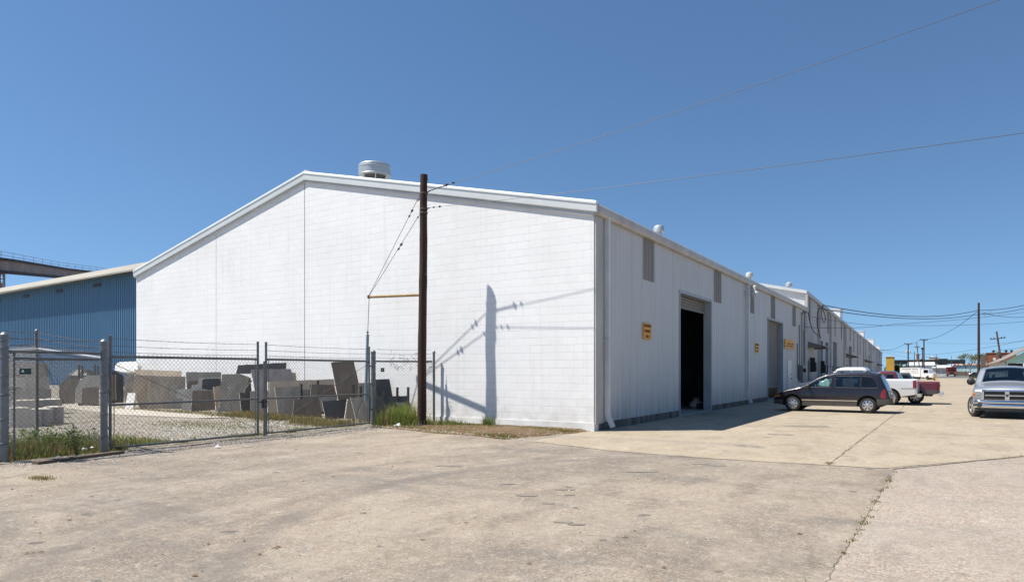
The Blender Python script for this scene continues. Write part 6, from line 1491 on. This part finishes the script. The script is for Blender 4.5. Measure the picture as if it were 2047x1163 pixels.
# brown fence and pale walls at the end of the road
p, q = atd(1911,741,240), atd(1936,741,232); fe = thing('board_fence', 'brown board fence in front of the pale blue shed', 'fence', (p.x,p.y,0))
b = MB(); b.bar((p.x,p.y,.75),(q.x,q.y,.75),.08,1.4); b.build('boards', M['pole_grey'], fe)
for k_ in range(7): r_ = p.lerp(q,k_/6); b = MB(); b.bar((r_.x,r_.y-.1,0),(r_.x,r_.y-.1,1.7),.15,.15); b.build('post', M['timber'], fe)
# yellow guard frame round a standpipe
g = ground(1868,760.5); gf = thing('guard_frame', 'yellow pipe guard frame standing on the far pavement', 'guard rail', (g.x,g.y,0))
b = MB(); 
for sx in (-.36,.36): b.tube([(g.x+sx,g.y,0),(g.x+sx,g.y,.85)], .05, 8)
b.tube([(g.x-.36,g.y,.85),(g.x+.36,g.y,.85)], .05, 8); b.tube([(g.x-.36,g.y,.45),(g.x+.36,g.y,.45)], .04, 8); b.build('frame', nmat('yellow_safety_paint',(.62,.40,.04)), gf)
hy = thing('standpipe', 'rusty standpipe inside the yellow guard frame', 'hydrant', (g.x,g.y+.4,0)); b = MB(); b.lathe([(.12,0),(.12,.4),(.16,.45),(.1,.62),(0,.65)], (g.x,g.y+.4,0), 12); b.build('barrel', M['brick'], hy); b = MB(); b.lathe([(.07,-.2),(.07,.2)], (g.x,g.y+.4,.42), 10, 'x'); b.build('outlet', M['rust'], hy)
# ------------------------------------------------------------- far poles
def fpole(px, top, t, label, r=.13, lean=0., arms=(), m='pole_dark', gear=(), base=None, cap=0):
    P = atd(px, top, t); hgt = P.z; bx = V((P.x - lean*hgt*.847, P.y - lean*hgt*.531, 0))
    u = thing('utility_pole', label, 'utility pole', tuple(bx), group='far utility poles'); b = MB(); b.tube([bx, bx.lerp(P,.5), P], [r*1.25,r*1.1,r*.9], 10); b.build('shaft', M[m], u, smooth=True, angle=60)
    X = V((CS,SN,0))
    for (dz, w, tilt) in arms:
        c = P-(P-bx).normalized()*dz-V((0,.1,0)); b = MB(); e0, e1 = c-X*w/2-V((0,0,tilt)), c+X*w/2+V((0,0,tilt)); b.bar(e0,e1,.10,.12); ar = b.build('crossarm', M[m], u)
        b = MB()
        for f in (.03,.25,.75,.97): q = e0.lerp(e1,f); b.lathe([(.05,0),(.07,.08),(.04,.2),(0,.22)], (q.x,q.y,q.z+.06), 8)
        b.build('insulator', M['ceramic'], ar)
        if tilt == 0: b = MB(); b.bar(e0.lerp(c,.4),c-V((0,0,.5)),.04,.04); b.bar(e1.lerp(c,.4),c-V((0,0,.5)),.04,.04); b.build('brace', M[m], ar)
    for (dz, dx, rr, hh, mm) in gear: c = P-(P-bx).normalized()*dz+X*dx-V((0,.2,0)); b = MB(); b.lathe([(rr*.9,0),(rr,.05),(rr,hh-.05),(rr*.8,hh),(0,hh+.03)], (c.x,c.y,c.z-hh), 14); b.build('transformer', M[mm], u, smooth=True)
    return P
T1 = fpole(1956.5,605,98,'tallest brown utility pole behind the silver pickup',r=.15,m='pole')
T2 = fpole(1847,677,150,'dark utility pole with a short crossarm left of the tallest pole',arms=((.25,1.75,0),))
T3 = fpole(1815.5,686,165,'utility pole carrying two white transformers near the yellow shed',arms=((.15,1.9,0),),gear=((1.75,-.36,.2,.7,'white_wall'),(1.75,.36,.2,.7,'white_wall')),r=.14)
T4 = fpole(1832.5,685,190,'leaning thin grey pole between two dark far poles',lean=-.11,arms=((1.2,1.6,0),),m='pole_grey',r=.11)
T5 = fpole(1828,703,200,'plain short pole left of the leaning grey pole',m='pole_grey',r=.11)
T6 = fpole(1844,697,175,'stubby dark pole topped by a round lamp housing',gear=((-.3,0,.28,.5,'black'),(2.6,-.3,.18,.35,'black')),r=.12)
T7 = fpole(1871.5,708,210,'slim pole standing before the low grey white shed',r=.09,m='pole_grey',arms=((1.6,.7,0),))
T8 = fpole(1902,711,260,'slim pole rising behind the red dump truck',r=.09,m='pole_grey')
T9 = fpole(1992,662,105,'strongly leaning grey pole with a crossarm behind the mint shed',lean=-.16,arms=((1.15,2.3,.12),),m='pole_grey',gear=((3.2,-.35,.2,.7,'galv'),),r=.13)
T10 = fpole(1943,707,240,'slim far pole behind the bare tree',r=.09,m='pole_grey'); T11 = fpole(1949,706,245,'slim far pole just left of the tallest brown pole',r=.10,m='pole_grey')
b = MB(); q = T6; b.bar((q.x+.3,q.y,q.z-2.2),(q.x+2.0,q.y+.8,q.z-2.0),.08,.08); b.lathe([(.3,-.05),(.34,.0),(.1,.12)], (q.x+2.1,q.y+.85,q.z-2.02), 12); tag(b.build('street_lamp', M['trim'], loc=tuple(q-V((0,0,2.2)))), 'white street lamp head on an arm beside the dark crossarm pole', 'street lamp')
# loops of slack cable at the tallest pole
b = MB(); q = T1-V((0,0,1.5))
for k_ in range(3):
    c = q+V((.6+.4*k_,.5+.3*k_,U(-.25,.1))); b.tube([c+V((.32*math.cos(a)+U(-.1,.1),.2*math.cos(a),.16*math.sin(a)+U(-.09,.09))) for a in [i*.6 for i in range(9)]], .014, 4, False)
tag(b.build('cable_coil', M['cable'], loc=tuple(q)), 'tangled loops of slack cable right of the tallest brown pole', 'cable')
# cables
def F2(px, py, o=.2): s = s_of(px)[0]; q = P0+D2*s+N2*o; return V((q.x,q.y,z_at(px,py)))
def onpole(P, py, px): 
    t = P.x/ray(px)[0] if abs(ray(px)[0]) > .02 else P.y/ray(px)[1]; t = P.y/ray(px)[1]; return atd(px,py,t)
cable('overhead_cable','upper thick twisted cable from the long warehouse to the tallest brown pole',[F2(1646,611),onpole(T1,620,1955)],.055,.95); cable('overhead_cable','upper thick twisted cable leaving the tallest brown pole to the right',[onpole(T1,620,1957),atd(2075,603,88)],.055,.3)
cable('overhead_cable','lower thick twisted cable from the long warehouse to the tallest brown pole',[F2(1639,618),onpole(T1,628,1955)],.05,.75); cable('overhead_cable','lower thick twisted cable leaving the tallest brown pole to the right',[onpole(T1,628,1957),atd(2075,609,88)],.05,.3)
cable('overhead_cable','thin cable dipping from the long warehouse wall past the tallest pole to the right',[F2(1614,633,.3),atd(1800,650,75),atd(2075,640,85)],.025,.25); cable('overhead_cable','thin cable rising from the long warehouse wall to the upper right edge',[F2(1599,654,.3),atd(1785,648,72),atd(2075,620,85)],.025,.2)
cable('overhead_cable','slack cable falling from the tallest brown pole to the short crossarm pole',[onpole(T1,623,1953),T2+V((.6,.3,-.1))],.05,.8); cable('overhead_cable','slack cable between the two crossarm poles',[T2+V((-.6,-.3,-.1)),T3+V((.6,.3,-.1))],.05,.25)
cable('overhead_cable','slack cable from the transformer pole to the long warehouse eave',[T3+V((-.6,-.3,-.1)),F2(1735,696,.3)],.05,.9)
cable('overhead_cable','long thin cable sagging low across the far poles to the right edge',[F2(1757,698,.3),atd(1870,708,170),atd(2075,674,100)],.035,.35); cable('overhead_cable','second thin cable sagging low under the transformer pole',[F2(1759,701,.3),atd(1840,719,190),atd(1905,723,240)],.035,.25)
cable('overhead_cable','thin cable climbing from the far poles to the right over the mint shed',[atd(1890,724,230),atd(1965,708,150),atd(1994,700,104),atd(2075,688,90)],.03,.1)
cable('overhead_cable','faint level wire from the short crossarm pole to the right edge',[T2+V((.7,.4,-.9)),atd(2075,680,120)],.022,.4); cable('overhead_cable','lowest slack cable right of the tallest brown pole',[onpole(T1,625,1965),atd(2075,631,85)],.04,.4)
# ------------------------------------------------------------- trees
def tree(label, px, base, t, hgt, crown, n, ls, mats, spread=(1,1), trunk=.12, bare=.4, grp='far trees'):
    g = atd(px, 741, t); o = thing('tree', label, 'tree', (g.x,g.y,0), group=grp); b = MB(); tips = []
    def limb(p, d, L, r, k):
        q = p+d*L; b.tube([p,(p+q)/2+V((U(-.05,.05),U(-.05,.05),0))*L,q],[r,r*.8,r*.6],6,False)
        if k == 0: tips.append(q); return
        for _ in range(3 if k > 1 else 4):
            nd = (d+V((U(-.75,.75)*spread[0],U(-.75,.75)*spread[0],U(-.1,.45)))).normalized(); limb(q,nd,L*U(.6,.85),r*.6,k-1)
    limb(V((g.x,g.y,-.1)), V((U(-.06,.06),U(-.06,.06),1)).normalized(), hgt*bare, trunk, 3); b.build('trunk', M['twig'], o)
    b = MB()
    for _ in range(n):
        c = RN.choice(tips)+V((RN.gauss(0,crown*.32),RN.gauss(0,crown*.32),RN.gauss(0,crown*.26))); b.mi = RN.randrange(len(mats)); u = V((U(-1,1),U(-1,1),U(-1,1))).normalized(); v = u.cross(V((U(-1,1),U(-1,1),U(-1,1)))).normalized(); s = ls*U(.5,1.3); b.face(c,c+u*s+v*s*.5,c+u*s*2,c+u*s-v*s*.5)
    b.build('crown', [M['lf_'+q] for q in mats], o); return o
tree('small olive leafed tree with bare limbs before the pale blue shed', 1930, 748, 215, 6.0, 1.1, 1300, .13, ['olive','dry','green','olive'], bare=.42)
tree('bare branching tree beside the olive tree', 1941, 748, 212, 5.0, .8, 70, .10, ['dry','olive'], bare=.38)
tree('round green tree behind the rusty warehouse', 1964, 748, 300, 8.0, 2.2, 1100, .32, ['green','olive','deep'], bare=.38)
tree('low green bush at the end of the yellow shed', 1797, 748, 262, 5.0, 2.6, 900, .3, ['green','deep','olive'], bare=.22)
# far tree line behind the buildings: one mass
b = MB()
for _ in range(5200):
    px = U(1770,2200); t = U(470,520); g = atd(px,741,t); hh = 4.5+2.2*mn.noise(V((px*.03,0,1))); c = V((g.x,g.y,U(0,1)**.8*hh)); b.mi = RN.randrange(3); u = V((U(-1,1),U(-1,1),U(-1,1))).normalized(); v = u.cross(V((U(-1,1),U(-1,1),U(-1,1)))).normalized(); s = U(.5,1.1); b.face(c,c+u*s+v*s*.6,c+u*s*2,c+u*s-v*s*.6)
stuff(b.build('tree_line', [M['lf_deep'],M['lf_green'],M['lf_olive']]), 'far dark tree line along the horizon', 'trees')
# ============================================================= LIGHT, SKY, CAMERA
SD = V((.445,.36,-1.)).normalized()                          # the way the sunlight travels
el = math.asin(-SD.z); tos = -SD
w = bpy.data.worlds.new('World'); sc.world = w; w.use_nodes = True; wn = w.node_tree; bg = wn.nodes['Background']
sky = wn.nodes.new('ShaderNodeTexSky'); sky.sky_type = 'NISHITA'; sky.sun_disc = False; sky.sun_elevation = el
sky.sun_rotation = math.atan2(tos.x, tos.y)
sky.altitude = 0; sky.air_density = 1.0; sky.dust_density = .0; sky.ozone_density = 1.4
tc = wn.nodes.new('ShaderNodeTexCoord'); mp = wn.nodes.new('ShaderNodeMapping'); mp.vector_type = 'POINT'; mp.inputs['Location'].default_value = (0,0,.11)
wn.links.new(tc.outputs['Generated'], mp.inputs['Vector']); wn.links.new(mp.outputs[0], sky.inputs[0])   # lifts the sampled elevation a little: clear air down to the horizon
tint = wn.nodes.new('ShaderNodeMix'); tint.data_type = 'RGBA'; tint.blend_type = 'MULTIPLY'; tint.inputs[0].default_value = 1.; tint.inputs[7].default_value = (.77,.96,1.085,1)
wn.links.new(sky.outputs[0], tint.inputs[6]); wn.links.new(tint.outputs[2], bg.inputs[0]); bg.inputs[1].default_value = .083
L = bpy.data.lights.new('sun', 'SUN'); L.energy = 4.9; L.angle = math.radians(.53); L.color = (1.,.955,.88)
lo = bpy.data.objects.new('sun', L); C.objects.link(lo); lo.rotation_euler = SD.to_track_quat('-Z','Y').to_euler(); lo.location = (-30,-25,60)
cd = bpy.data.cameras.new('camera'); co = bpy.data.objects.new('camera', cd); C.objects.link(co); sc.camera = co
co.location = (0,0,H); co.rotation_euler = (math.radians(90),0,YAW); cd.sensor_width = 36; cd.sensor_fit = 'HORIZONTAL'; cd.lens = 36*F/2047; cd.shift_y = (HZ-581.5)/2047; cd.clip_start = .1; cd.clip_end = 4000
sc.view_settings.view_transform = 'Standard'; sc.view_settings.look = 'None'; sc.view_settings.gamma = 1; sc.view_settings.exposure = .58
sc.cycles.max_bounces = 6; sc.cycles.diffuse_bounces = 3
